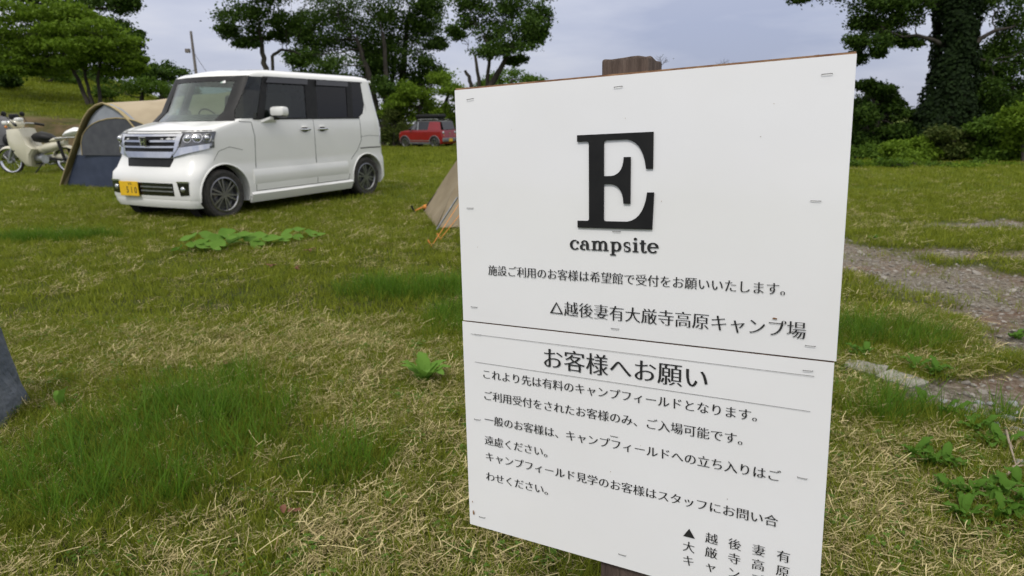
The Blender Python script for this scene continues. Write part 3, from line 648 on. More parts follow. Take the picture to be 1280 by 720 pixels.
VX, VY, VYAW = -3.9031, 7.9858, 4.2358
van = empty('parked_minivan', (VX, VY, gz(VX, VY)-.005), VYAW, 'boxy white minivan with black side windows and chrome grille parked on the grass', 'minivan')
B = Body([(.165, .700, .395, -2.93, .15, .10, .03), (.20, .722, .425, -2.97, .15, .10, .03), (.26, .738, .445, -2.985, .15, .10, .03), (.45, .738, .450, -2.985, .16, .11, .03), (.53, .737, .440, -2.98, .18, .13, .03),
          (.58, .730, .410, -2.96, .22, .16, .04), (.70, .733, .385, -2.95, .33, .23, .06), (.90, .735, .37, -2.945, .33, .24, .07), (.985, .733, .345, -2.94, .33, .25, .09), (1.02, .731, .27, -2.94, .33, .26, .11), (1.055, .728, .14, -2.935, .33, .28, .13),
          (1.085, .724, .0, -2.93, .30, .28, .14), (1.11, .72, -.14, -2.925, .22, .26, .10),
          (1.60, .645, -.44, -2.86, .16, .14, .10), (1.62, .642, -.46, -2.86, .17, .16, .11), (1.652, .622, -.51, -2.84, .22, .20, .12), (1.676, .57, -.60, -2.80, .28, .24, .14), (1.694, .48, -.73, -2.74, .30, .24, .14), (1.705, .33, -1.0, -2.6, .3, .2, .1)])
low = B.loft([.165, .20, .26, .35, .45, .53, .58, .64, .70, .80, .90, .95, .985, 1.003, 1.02, 1.038, 1.055, 1.07, 1.085, 1.098, 1.11])
M['cabin'] = material('cabin_dark', (.02, .02, .022), .8, col2=(.03, .03, .03), scale=12)
body = low.build('lower_body', [M['van_white'], M['cabin']], van, True, 40)
cut_ = []
for x, r_ in ((0, .345), (-2.52, .335)):
    for sg in (1, -1):
        c_ = MB(); c_.lathe([(0, -.28), (r_, -.28), (r_, .28), (0, .28)], 'y', n=48); c_.lathe([], 'y', n=3) if 0 else None
        co = c_.build('cutter', M['well']); bm = bmesh.new(); bm.from_mesh(co.data); bmesh.ops.remove_doubles(bm, verts=bm.verts[:], dist=1e-5); bmesh.ops.recalc_face_normals(bm, faces=bm.faces[:]); bm.to_mesh(co.data); bm.free()
        co.parent = van; co.location = (x-.01, sg*.72, .27); cut_.append(co)
cut(body, cut_); body.data.set_sharp_from_angle(angle=R(40))
for x in (0, -2.52):
    for sg in (1, -1):
        wb = MB(); wb.lathe([(.342, .0), (.342, .262), (.05, .262)] if 0 else [(.340, -sg*.115), (.338, -sg*.262), (.02, -sg*.262)], 'y', n=36); wb.build('wheel_well', M['well'], van, loc=(x-.01, sg*.715, .27))
        wheel(van, x, sg*.645, .282, sg, .196)
# wheel arch lips
for x in (0, -2.52):
    for sg in (1, -1):
        rr_ = .345 if x == 0 else .335; pts = []
        for k in range(25):
            a = R(-18+216*k/24); px, pz = x-.01+rr_*math.cos(a)*1.0, .27+rr_*math.sin(a)
            if pz > .17: pts.append(B.side(px, pz, .001, sg))
        MB().tube(pts, .010, 6).build('arch_lip', M['van_white'], van, True)
# raised band low on the doors and side sill skirt
for sg in (1, -1):
    bnd = MB(); z0, z1 = .38, .50; xs = [-.42+(-2.10+.42)*i/12 for i in range(13)]
    bnd.slab([[B.side(x, .352, .0005, sg) for x in xs], [B.side(x, .385, .012, sg) for x in xs], [B.side(x, .475, .013, sg) for x in xs], [B.side(x, .525, .0005, sg) for x in xs]], [[B.side(x, z, -.01, sg) for x in xs] for z in (.352, .385, .475, .525)])
    bnd.build('door_band', M['van_white'], van, True, 25)
    sk = MB(); xs = [-.36+(-2.17+.36)*i/14 for i in range(15)]
    sk.slab([[B.side(x, .155, .012, sg)-Vector((0, 0, .02)) for x in xs], [B.side(x, .17, .032, sg) for x in xs], [B.side(x, .235, .030, sg) for x in xs], [B.side(x, .262, .001, sg) for x in xs]], [[B.side(x, z, -.02, sg) for x in xs] for z in (.166, .17, .235, .262)])
    sk.build('side_skirt', M['van_white'], van, True, 25)
# front air dam lip
AL = B.arc_at(.335, .2)
B_ = B; MBF = B.panel([(-1.0, .155), (1.0, .155), (1.0, .205), (-1.0, .205)], .014, .03, 30, 2)
MBF = MB(); rows1 = [[B.wrap(a, .17, .016)-Vector((0, 0, .022)) for a in np.linspace(-AL, AL, 31)], [B.wrap(a, .195, .018) for a in np.linspace(-AL, AL, 31)], [B.wrap(a, .235, .002) for a in np.linspace(-AL, AL, 31)]]
MBF.slab(rows1, [[B.wrap(a, z, -.02) for a in np.linspace(-AL, AL, 31)] for z in (.168, .195, .235)]); MBF.build('bumper_lip', M['van_white'], van, True, 30)
# underbody
MB().box((-1.25, 0, .25), (2.0, 1.2, .16)).build('underbody', M['well'], van)
# ---- seams
M['seam'] = material('panel_gap', (.10, .10, .095), .9, col2=(.06, .06, .055), scale=30)
def seam(pts, sg=1, w_=.006, name='panel_gap'):
    mb = MB(); P = []
    for i in range(len(pts)-1):
        for k in range(5 if i < len(pts)-2 else 6): t_ = k/5; P.append((pts[i][0]+(pts[i+1][0]-pts[i][0])*t_, pts[i][1]+(pts[i+1][1]-pts[i][1])*t_))
    L1, L2 = [], []
    for i, p in enumerate(P):
        a, b = P[max(i-1, 0)], P[min(i+1, len(P)-1)]; d = Vector((b[0]-a[0], b[1]-a[1])).normalized(); nn = Vector((-d.y, d.x))*w_/2
        L1.append(B.side(p[0]+nn.x, p[1]+nn.y, .0022, sg)); L2.append(B.side(p[0]-nn.x, p[1]-nn.y, .0022, sg))
    mb.slab([L1, L2], [[q-Vector((0, sg*.004, 0)) for q in L1], [q-Vector((0, sg*.004, 0)) for q in L2]]); return mb.build(name, M['seam'], van)
for sg in (1, -1):
    seam([(-.30, 1.08), (-.475, 1.07), (-.50, .9), (-.47, .54)], sg); seam([(-.45, .345), (-.44, .27), (-1.47, .268)], sg)
    seam([(-1.50, 1.09), (-1.49, .54)], sg); seam([(-1.485, .345), (-1.48, .27)], sg); seam([(-1.48, .268), (-2.1, .27), (-2.13, .345)], sg)
    seam([(-2.43, 1.09), (-2.43, .80), (-2.33, .66), (-2.18, .54)], sg)
    seam([(-2.40, .685), (-2.60, .69), (-2.86, .685)], sg, .016, 'bumper_gap')
    seam([(-2.42, .845), (-2.62, .86), (-2.84, .845)], sg, .004)
    # fender line from hood to bumper
    seam([(-.30, .76), (-.12, .80), (.03, .76), (.11, .66)], sg, .004)
# bonnet gap: along the front edge of the hood
mb = MB(); aa = np.linspace(-.80, .80, 25); mb.slab([[B.wrap(a, .992, .003) for a in aa], [B.wrap(a, .984, .003) for a in aa]], [[B.wrap(a, .992, -.004) for a in aa], [B.wrap(a, .984, -.004) for a in aa]]); mb.build('bonnet_gap', M['seam'], van)
# ---- face: dark grille with chrome bars, lamps, openings
def FP(a0, a1, z0, z1, off, mat, name, th_=.02, nu=10, a0t=None, a1t=None, par=van, sm=True):
    return B.panel([(a0, z0), (a1, z0), (a1t if a1t is not None else a1, z1), (a0t if a0t is not None else a0, z1)], off, th_, nu, 3).build(name, mat, par, sm, 30)
gr = FP(-.40, .40, .70, .962, .006, M['black_trim'], 'grille', a0t=-.49, a1t=.49)
for z0, z1, a_, b_ in [(.930, .955, .485, .49), (.868, .890, .44, .46), (.806, .826, .41, .43)]: FP(-a_, a_, z0, z1, .024, M['chrome'], 'grille_bar', .03, 14, -b_, b_, gr)
FP(-.37, .37, .700, .765, .030, M['chrome'], 'grille_lower_bar', .03, 14, -.42, .42, gr)
for sg in (1, -1):
    b4 = [(sg*.40, .72), (sg*.46, .79), (sg*.525, .958), (sg*.455, .958)]
    if sg < 0: b4 = [b4[1], b4[0], b4[3], b4[2]]
    B.panel(b4, .028, .03, 3, 4).build('grille_side_trim', M['chrome'], gr, True, 30)
    # chrome sweep under the headlamp
    B.panel([(sg*.40, .705), (sg*.80, .795), (sg*.80, .845), (sg*.44, .80)], .022, .03, 8, 3).build('headlamp_sweep', M['chrome'], gr, True, 30)
# emblem: framed letter H
em = MB(); ez = .872; ex = B.wrap(0, ez, .045).x
em.prism([(ex, -.050, ez+.045), (ex, .050, ez+.045), (ex, .038, ez-.045), (ex, -.038, ez-.045)], (-.006, 0, 0)); emo = em.build('emblem', M['black_trim'], gr)
e2 = MB()
for y_ in (-.026, .026): e2.prism([(ex+.001, y_-.007+.004*np.sign(y_), ez+.036), (ex+.001, y_+.007+.004*np.sign(y_), ez+.036), (ex+.001, y_+.006-.004*np.sign(y_), ez-.036), (ex+.001, y_-.006-.004*np.sign(y_), ez-.036)], (.006, 0, 0))
e2.box((ex+.004, 0, ez), (.006, .045, .014)); e2.build('emblem_letter', M['chrome'], emo)
e3 = MB(); q4 = [(ex+.002, -.056, ez+.051), (ex+.002, .056, ez+.051), (ex+.002, .042, ez-.051), (ex+.002, -.042, ez-.051)]; e3.tube(q4+[q4[0]], .005, 6); e3.build('emblem_frame', M['chrome'], emo)
FP(-.36, .36, .600, .692, .004, M['black_trim'], 'upper_intake', a0t=-.40, a1t=.40)
lg = FP(-.50, .43, .285, .425, .004, M['gloss_black'], 'lower_grille')
for z_ in (.335, .380): FP(-.10, .42, z_-.006, z_+.006, .012, M['steel'], 'intake_bar', .012, 8, None, None, lg)
for sg in (1, -1):
    fo = B.panel([(sg*.53, .29), (sg*.655, .30), (sg*.665, .43), (sg*.50, .43)], .006, .02, 4, 3).build('fog_lamp_recess', M['gloss_black'], van, True, 30)
    p_ = B.wrap(sg*.59, .362, .012); fb = MB(); fb.ball(B.wrap(sg*.575, .362, .0), (.026, .034, .034)); fb.build('fog_lamp', M['lens'], fo, True)
    B.panel([(sg*.50, .435), (sg*.67, .435), (sg*.67, .448), (sg*.50, .448)], .012, .02, 4, 1).build('fog_lamp_trim', M['chrome'], fo)
    aH = B.arc_at(.075, .9)
    hl = B.panel([(sg*.50, .735), (sg*aH, .805), (sg*aH, .965), (sg*.485, .962)], .012, .03, 14, 5).build('headlamp', M['lampdark'], van, True, 30)
    for k, a_ in enumerate((.585, .685, .775)):
        p_ = B.wrap(sg*a_, .905, .010); hb = MB(); hb.ball(p_, (.036, .040, .040) if k < 2 else (.030, .034, .034)); hb.build('lamp_lens', M['lens'], hl, True)
        hb = MB(); ring_ = [B.wrap(sg*(a_+.044*math.cos(t_*.3927)), .905+.044*math.sin(t_*.3927), .018) for t_ in range(17)]; hb.tube(ring_, .005, 5, False); hb.build('lamp_ring', M['chrome'], hl, True)
    B.panel([(sg*.55, .762), (sg*(aH-.03), .822), (sg*(aH-.03), .848), (sg*.60, .815)], .019, .012, 8, 2).build('indicator_strip', M['lens'], hl, True)
    B.panel([(sg*.83, .868), (sg*(aH-.01), .868), (sg*(aH-.01), .886), (sg*.83, .886)], .019, .012, 6, 1).build('lamp_bar', M['chrome'], hl, True)
    for q4 in ([(sg*.485, .966), (sg*aH, .969), (sg*aH, .975), (sg*.485, .974)],): B.panel(q4, .014, .02, 12, 1).build('lamp_edge', M['gloss_black'], hl)
# number plate, right of centre from the driver's seat
xp = B.wrap(.30, .36, .030).x+.004; pl = MB(); pl.box((xp, -.285, .352), (.008, .33, .165), bevel=.003); plo = pl.build('number_plate', M['plate'], van)
def flat_text(body_, h, place, parent, mat, name='plate_character', bold=.02):
    V, F = text_mesh(body_, 1.0, -bold); 
    xs = [v_[0] for v_ in V]; ys = [v_[1] for v_ in V]; w0, w1, y0, y1 = min(xs), max(xs), min(ys), max(ys); s_ = h/(y1-y0)
    mb = MB(); mb.add([place((v_[0]-(w0+w1)/2)*s_, (v_[1]-(y0+y1)/2)*s_) for v_ in V], F); return mb.build(name, mat, parent)
for ch, cy, hh, cz in [('5', -.31, .072, .338), ('1', -.235, .072, .338), ('0', -.165, .072, .338)]:
    flat_text(ch, hh, lambda a, b, cy=cy, cz=cz: (xp+.0050, cy+a, cz+b), plo, M['ink'])
flat_text('510', .030, lambda a, b: (xp+.0050, -.255+a, .408+b), plo, M['ink'])
# ---- upper body
Wt, Wb = 1.60, 1.11
tg = MB(); rows = []; inn = []
for z in (1.105, 1.2, 1.3, 1.45, 1.56, 1.605):
    h, d_ = B.dense(z); a0 = B.arc_at(-2.60, z); rear = [(float(np.interp(q, d_, h[:, 0])), float(np.interp(q, d_, h[:, 1]))) for q in np.linspace(a0, d_[-1], 30)]
    full = rear+[(x, -y) for x, y in rear[-2::-1]]
    rows.append([(x, y, z) for x, y in full]); inn.append([(x+.04 if x < -2.7 else x, y*.93, z) for x, y in full])
tg.slab(rows, inn); tg.build('rear_body', M['van_white'], van, True, 35)
rw_ = MB(); rw_.slab([[(B.half(z)[-1][0]-.006, y, z) for y in np.linspace(-.5, .5, 6)] for z in (1.15, 1.35, 1.52)], [[(B.half(z)[-1][0]+.01, y, z) for y in np.linspace(-.5, .5, 6)] for z in (1.15, 1.35, 1.52)]); rw_.build('rear_window', M['gloss_black'], van)
roof = B.loft([1.595, 1.605, 1.62, 1.638, 1.652, 1.665, 1.676, 1.686, 1.694, 1.70, 1.705]); roof.m = [0]*len(roof.m); roof.build('roof', M['van_white'], van, True, 40)
MB().box((-2.90, 0, 1.62), (.13, 1.10, .045), bevel=.018).build('roof_spoiler', M['van_white'], van, True)
M['g_wind'] = glass('windscreen_glass', (.74, .84, .79), .02); M['g_side'] = glass('side_glass', (.55, .60, .57), 0); M['g_priv'] = glass('privacy_glass', (.045, .047, .05), 0)
def lerp2(a, b, t_): return (a[0]+(b[0]-a[0])*t_, a[1]+(b[1]-a[1])*t_)
# windscreen: front centre outline, black frit edge
def wsrow(z, off=0, k=1.0):
    w_, xf, xr, rx, ry, bow = B.par(z); ym = w_-ry*.62
    al = np.linspace(-1, 1, 15)*k
    h, d = B.dense(z); out_ = []
    for a_ in al:
        y_ = a_*ym; x_ = float(np.interp(abs(y_), h[:16, 1], h[:16, 0])); out_.append(Vector((x_+off, y_, z)))
    return out_
zz = [1.085, 1.2, 1.3, 1.4, 1.5, 1.603]
MB().slab([wsrow(z, 0) for z in zz], [wsrow(z, -.006) for z in zz]).build('windscreen', M['g_wind'], van, True)
MB().slab([wsrow(z, .003) for z in (1.545, 1.603)], [wsrow(z, -.008) for z in (1.545, 1.603)]).build('windscreen_top_band', M['black_trim'], van, True)
MB().slab([wsrow(z, .003) for z in (1.085, 1.125)], [wsrow(z, -.008) for z in (1.085, 1.125)]).build('windscreen_base_band', M['black_trim'], van, True)
mb = MB(); wy = wsrow(1.13, .012); mb.tube([wy[1], wy[4], wy[7]], .008, 6); mb.build('wiper', M['black_trim'], van); mb = MB(); mb.tube([wy[7]+Vector((.01, 0, 0)), wy[10], wy[13]], .008, 6); mb.build('wiper', M['black_trim'], van)
for sg in (1, -1):
    # A pillar: from windscreen edge round the corner
    r1, r2 = [], []
    for z in zz:
        w_, xf, xr, rx, ry, bow = B.par(z); ym = w_-ry*.62; h, d = B.dense(z); i0 = float(np.interp(ym-.055, h[:16, 1], d[:16]))
        x2 = -.27-(z-1.11)*.66; a1 = B.arc_at(x2, z)
        r1.append([B.wrap(sg*(i0+(a1-i0)*t_/5), z, .004) for t_ in range(6)]); r2.append([B.wrap(sg*(i0+(a1-i0)*t_/5), z, -.03) for t_ in range(6)])
    MB().slab(r1, r2).build('front_pillar', M['black_trim'], van, True)
    S = lambda poly, off, th_, mat, name, div=3: B.sidepoly(poly, off, th_, sg, None, div).build(name, mat, van, False)
    S([(-.27, 1.115), (-.60, 1.115), (-.81, 1.60), (-.59, 1.60)], -.004, .006, M['g_side'], 'front_quarter_glass')
    S([(-.575, 1.105), (-.68, 1.105), (-.88, 1.603), (-.80, 1.603)], .004, .035, M['black_trim'], 'second_pillar')
    S([(-.66, 1.115), (-1.42, 1.115), (-1.50, 1.60), (-.87, 1.60)], -.004, .006, M['g_side'], 'front_door_glass')
    S([(-1.40, 1.105), (-1.60, 1.105), (-1.685, 1.603), (-1.485, 1.603)], .004, .035, M['black_trim'], 'centre_pillar')
    S([(-1.60, 1.115), (-2.20, 1.115), (-2.30, 1.60), (-1.68, 1.60)], -.004, .006, M['g_priv'], 'rear_door_glass')
    S([(-2.19, 1.105), (-2.30, 1.105), (-2.40, 1.603), (-2.29, 1.603)], .004, .035, M['black_trim'], 'rear_pillar')
    S([(-2.29, 1.115), (-2.42, 1.115), (-2.53, 1.17), (-2.60, 1.30), (-2.62, 1.57), (-2.59, 1.60), (-2.39, 1.60)], -.004, .006, M['g_priv'], 'rear_quarter_glass', 2)
    S([(-2.40, 1.10), (-2.62, 1.10), (-2.62, 1.315), (-2.585, 1.25), (-2.53, 1.165), (-2.46, 1.125)], .0, .03, M['van_white'], 'quarter_corner', 2)
    S([(-.25, 1.098), (-2.43, 1.098), (-2.43, 1.118), (-.25, 1.118)], .006, .03, M['black_trim'], 'belt_moulding', 8)
    S([(-.80, 1.53), (-1.50, 1.53), (-1.52, 1.595), (-.86, 1.595)], .028, .012, M['gloss_black'], 'window_visor'); S([(-1.66, 1.53), (-2.28, 1.53), (-2.30, 1.595), (-1.68, 1.595)], .028, .012, M['gloss_black'], 'window_visor')
    S([(-.86, 1.592), (-2.63, 1.592), (-2.63, 1.604), (-.86, 1.604)], .003, .02, M['black_trim'], 'roof_edge_seal', 8)
    # door handles in shallow cups
    for x in (-1.33, -1.65):
        hb = MB(); hp = B.side(x, .968, .022, sg); hb.box(hp, (.17, .022, .026), bevel=.009); hb.build('door_handle', M['chrome'], van, True)
        cup = [(x+.06*math.cos(k*.5236), .968+.034*math.sin(k*.5236)) for k in range(12)]; S(cup, .0015, .01, M['seam'], 'handle_cup', 1)
        hb = MB(); hb.box(B.side(x, 1.0, .010, sg), (.10, .016, .014), bevel=.005); hb.build('handle_top', M['van_white'], van, True)
    # tail lamp
    tl_ = B.panel([(sg*B.arc_at(-2.86, .9), .74), (sg*(B.arc_at(-2.86, .9)+.16), .74), (sg*(B.arc_at(-2.86, .9)+.16), 1.20), (sg*(B.arc_at(-2.86, .9)+.01), 1.20)], .012, .03, 6, 4); tl_.build('tail_lamp', M['lens'], van, True)
    # door mirror
    mb = MB(); mb.box((-.80, sg*.86, 1.19), (.13, .20, .115), Matrix.Rotation(sg*.15, 3, 'Z'), bevel=.035); mo = mb.build('door_mirror', M['van_white'], van, True)
    mb = MB(); mb.box((-.80, sg*.855, 1.142), (.11, .17, .035), Matrix.Rotation(sg*.15, 3, 'Z'), bevel=.015); mb.box((-.80, sg*.77, 1.115), (.08, .10, .05), bevel=.012); mb.build('mirror_base', M['gloss_black'], mo, True)
    mb = MB(); mb.prism([(-.62, sg*.728, 1.06), (-.86, sg*.728, 1.06), (-.80, sg*.80, 1.10), (-.70, sg*.80, 1.10)], (0, 0, .03)); mb.build('mirror_foot', M['van_white'], mo, True)
# cabin
mb = MB(); mb.box((-.50, 0, 1.12), (.34, 1.30, .09), bevel=.03); mb.build('dashboard', M['cabin'], van, True)
for y_ in (-.34, .34):
    mb = MB(); mb.box((-1.25, y_, 1.22), (.12, .46, .42), Matrix.Rotation(-.15, 3, 'Y'), bevel=.05); s_ = mb.build('front_seat', M['seat'], van, True)
    mb = MB(); mb.box((-1.30, y_, 1.50), (.09, .24, .16), bevel=.04); mb.build('headrest', M['seat'], s_, True)
    mb = MB(); mb.box((-2.25, y_, 1.20), (.12, .46, .36), Matrix.Rotation(-.15, 3, 'Y'), bevel=.05); s_ = mb.build('rear_seat', M['seat'], van, True)
    mb = MB(); mb.box((-2.28, y_, 1.44), (.09, .24, .14), bevel=.04); mb.build('headrest', M['seat'], s_, True)
mb = MB(); c0 = Vector((-.78, -.34, 1.09)); mb.tube([c0+Vector((.07*math.sin(t_*.3927), .18*math.cos(t_*.3927), .15*math.sin(t_*.3927))) for t_ in range(17)], .010, 6, False); mb.tube([c0+Vector((0, -.17, 0)), c0, c0+Vector((0, .17, 0))], .018, 6); mb.build('steering_wheel', M['cabin'], van, True)
mb = MB(); mb.box((-.66, 0, 1.53), (.03, .22, .06), bevel=.01); mb.build('interior_mirror', M['cabin'], van, True)
st = wsrow(1.52, -.010); p_ = st[11]; mb = MB(); mb.prism([p_+Vector((0, 0, 0)), p_+Vector((-.005, .09, 0)), p_+Vector((-.02, .07, .03)), p_+Vector((-.02, .02, .03))], (-.002, 0, 0)); mb.build('inspection_sticker', M['van_white'], van)

# ------------------------------------------------------------------ red car far off
M['red'] = material('red_paint', (.26, .008, .012), .3, col2=(.22, .007, .010), scale=3, coat=.6)
M['grey_paint'] = material('grey_cladding', (.16, .165, .18), .5, col2=(.12, .12, .13), scale=8)
RU = at(534.5, 188, 41); rz_ = th(RU.x, RU.y)
red = empty('parked_car', (RU.x, RU.y, rz_), R(149), 'small red hatchback with a black roof box and yellow plate far off by the trees', 'car')
C = Body([(.22, .70, 1.62, -1.62, .30, .22, .05), (.30, .725, 1.69, -1.69, .28, .22, .05), (.55, .735, 1.70, -1.70, .26, .20, .05), (.85, .735, 1.66, -1.67, .25, .20, .05), (.93, .73, 1.55, -1.66, .25, .22, .07), (.98, .72, 1.35, -1.65, .25, .25, .08), (1.02, .715, .95, -1.645, .2, .2, .06),
          (1.48, .62, .42, -1.52, .14, .12, .05), (1.53, .60, .36, -1.48, .16, .14, .05), (1.57, .54, .22, -1.38, .2, .18, .05), (1.59, .42, .02, -1.2, .2, .18, .05)], .10)
lo = C.loft([.22, .30, .42, .55, .7, .85, .90, .93, .96, .98, 1.0, 1.02]); bo = lo.build('body', [M['red'], M['cabin']], red, True, 40); cs = []
for x in (1.12, -1.10):
    c_ = MB(); c_.lathe([(0, -1), (.36, -1), (.36, 1), (0, 1)], 'y', n=28); co = c_.build('cutter', M['well']); bm = bmesh.new(); bm.from_mesh(co.data); bmesh.ops.remove_doubles(bm, verts=bm.verts[:], dist=1e-5); bmesh.ops.recalc_face_normals(bm, faces=bm.faces[:]); bm.to_mesh(co.data); bm.free(); co.parent = red; co.location = (x, 0, .32); cs.append(co)
cut(bo, cs)
MB().box((0, 0, .5), (3.0, 1.16, .55)).build('underbody', M['well'], red)
for x in (1.12, -1.10):
    for sg in (1, -1):
        wheel(red, x, sg*.64, .31, sg, .21, .17, 0, False, 5)
        mb = MB(); mb.tube([C.side(x+.37*math.cos(R(a)), .32+.37*math.sin(R(a)), .004, sg) for a in range(-10, 200, 14)], .028, 6); mb.build('arch_cladding', M['grey_paint'], red)
rf = C.loft([1.475, 1.50, 1.53, 1.55, 1.57, 1.59]); rf.m = [0]*len(rf.m); rf.build('roof', M['gloss_black'], red, True, 40)
for sg in (1, -1):
    S2 = lambda poly, off, th_, mat, name, div=3: C.sidepoly(poly, off, th_, sg, None, div).build(name, mat, red)
    S2([(.92, 1.02), (.16, 1.02), (.16, 1.48), (.46, 1.48)], 0, .02, M['gloss_black'], 'front_door_window'); S2([(.08, 1.02), (-.62, 1.02), (-.72, 1.48), (.08, 1.48)], 0, .02, M['gloss_black'], 'rear_door_window')
    S2([(.16, 1.02), (.08, 1.02), (.08, 1.48), (.16, 1.48)], .004, .03, M['steel'], 'door_pillar')
    S2([(-.62, 1.015), (-1.57, 1.015), (-1.46, 1.49), (-.72, 1.49)], .004, .04, M['red'], 'rear_quarter_panel')
    S2([(.75, .40), (-.75, .40), (-.75, .44), (.75, .44)], .012, .02, M['steel'], 'side_strip', 6); S2([(.80, .22), (-.80, .22), (-.80, .34), (.80, .34)], .014, .02, M['grey_paint'], 'sill_cladding', 6)
    mb = MB(); mb.box((.62, sg*.82, 1.08), (.10, .17, .13), bevel=.03); mb.build('door_mirror', M['gloss_black'], red, True)
    mb = MB(); mb.tube([(.25, sg*.50, 1.60), (.1, sg*.50, 1.635), (-1.1, sg*.50, 1.635), (-1.25, sg*.50, 1.60)], .018, 6); mb.build('roof_rail', M['steel'], red)
    tl = MB(); tl.ball((-1.655, sg*.585, .86), (.04, .095, .095)); tl.build('tail_lamp', M['lens'], red, True); tl = MB(); tl.ball((-1.66, sg*.56, .70), (.035, .06, .06)); tl.build('indicator_lamp', M['orange'], red, True)
mb = MB(); hz_ = [C.half(z)[-1][0] for z in (1.04, 1.25, 1.48)]; mb.slab([[(hz_[i]-.012, y, z) for y in np.linspace(-.55, .55, 5)] for i, z in enumerate((1.04, 1.25, 1.48))], [[(hz_[i]+.5, y, z) for y in np.linspace(-.55, .55, 5)] for i, z in enumerate((1.04, 1.25, 1.48))]); mb.build('rear_window', M['gloss_black'], red)
mb = MB(); mb.slab([[(.93, y, 1.02) for y in np.linspace(-.6, .6, 5)], [(.42, y*.88, 1.48) for y in np.linspace(-.6, .6, 5)]], [[(.6, y, 1.02) for y in np.linspace(-.6, .6, 5)], [(.2, y*.88, 1.48) for y in np.linspace(-.6, .6, 5)]]); mb.build('windscreen', M['gloss_black'], red)
mb = MB(); mb.box((-1.70, 0, .46), (.12, 1.42, .22), bevel=.04); mb.build('rear_bumper', M['grey_paint'], red, True); mb = MB(); mb.box((-1.765, 0, .44), (.01, .33, .165)); mb.build('number_plate', M['plate'], red)
flat_text('·7-36', .06, lambda a, b: (-1.772, -a, .44+b), red.children[-1], M['ink']) if 0 else None
mb = MB(); mb.tube([(-1.68, 0, .82), (-1.70, 0, .82)], .05, 12); mb.build('tailgate_badge', M['chrome'], red)
box = MB(); box.box((-.35, 0, 1.80), (1.75, .78, .24), bevel=.09); bx = box.build('roof_box', M['black_trim'], red, True); 
for x in (.2, -.9): mb = MB(); mb.box((x, 0, 1.66), (.05, 1.05, .03)); mb.build('roof_bar', M['black_trim'], red)

# ------------------------------------------------------------------ the big dome tent beside the van
M['tan'] = material('tan_canvas', (.40, .33, .225), .85, col2=(.35, .285, .19), scale=4, bump=.25, bscale=6)
M['gold'] = material('ochre_fly_edge', (.40, .32, .17), .8, col2=(.34, .27, .14), scale=5)
M['mesh_grey'] = material('pale_grey_mesh', (.30, .32, .36), .85, col2=(.25, .27, .31), scale=5, bump=.2, bscale=8)
M['dark_mesh'] = material('charcoal_mesh', (.055, .058, .07), .9, col2=(.075, .08, .09), scale=6)
M['navy'] = material('navy_nylon', (.022, .032, .062), .6, col2=(.035, .047, .085), scale=4, bump=.3, bscale=5)
F0 = gp(75, 233); F0.z = 0; yT = 12.34
P0 = Vector((F0.x, F0.y, 0)); P1 = Vector((-5.55, 11.15, 0)); ux = (P1-P0).normalized(); W_ = (P1-P0).length; back = Vector((-ux.y, ux.x, 0))
ax = (ux*.35+back*.94).normalized() if 0 else (Vector((.80, .60, 0))).normalized()
tent = empty('dome_tent', (P0.x, P0.y, th(P0.x, P0.y)), 0, 'large dome tent with tan fly, pale grey front and navy lower band beside the minivan', 'tent')
PT = [0, .1, .2, .3, .4, .5, .6, .7, .8, .9, 1]; PZ = [0, .28, .54, .80, .96, 1, .94, .78, .57, .31, 0]
def arch(o, wd, h, skew=0, n=16, p=.62, ap=0.0, d=ux):
    """arched section over a chord from o along d; ap shifts the apex towards the start"""
    R_ = []
    for i in range(n+1):
        t_ = i/n; a = math.pi*t_; x_ = (1-math.cos(a))/2; x_ = x_+ap*math.sin(a)
        z_ = h*(np.interp(t_, PT, PZ) if p < 0 else math.sin(a)**p)
        if p < 0: x_ = t_+ap*math.sin(a)
        R_.append(Vector((o.x, o.y, 0))+d*(x_*wd)+Vector((0, 0, z_)))
    return R_
O = Vector((0, 0, 0))
h1 = (at(133, 130, 12.1).z-0); h2 = at(206, 113, 13.6).z
A0 = arch(O, W_, h1, p=-1)
A1 = [q_+back*.06+(back*.36-ux*.13)*(q_.z/h1)*max(.0, min(1, 1.9-i_/6))+Vector((0, 0, .02)) for i_, q_ in enumerate(A0)]; A2 = arch(O+ax*1.3-ux*.15+back*.3, W_*1.1, h2*.93, ap=-.02); A3 = arch(O+ax*2.3-ux*.2+back*.3, W_*1.1, h2); A4 = arch(O+ax*3.1+back*.3, W_*1.0, h2*.80); A5 = arch(O+ax*3.7+ux*.3+back*.3, W_*.8, .35)
mid_ = lambda a, b: [(p+q)/2+Vector((0, 0, -.03*math.sin(math.pi*i/16))) for i, (p, q) in enumerate(zip(a, b))]
rows = [A1, mid_(A1, A2), A2, mid_(A2, A3), A3, mid_(A3, A4), A4, A5]
MB().slab(rows, [[p-Vector((0, 0, .012)) for p in r_] for r_ in rows]).build('fly_sheet', M['tan'], tent, True, 60)
MB().slab([A0, A1], [[p-Vector((0, 0, .012)) for p in r_] for r_ in (A0, A1)]).build('fly_front_edge', M['gold'], tent, True, 60)
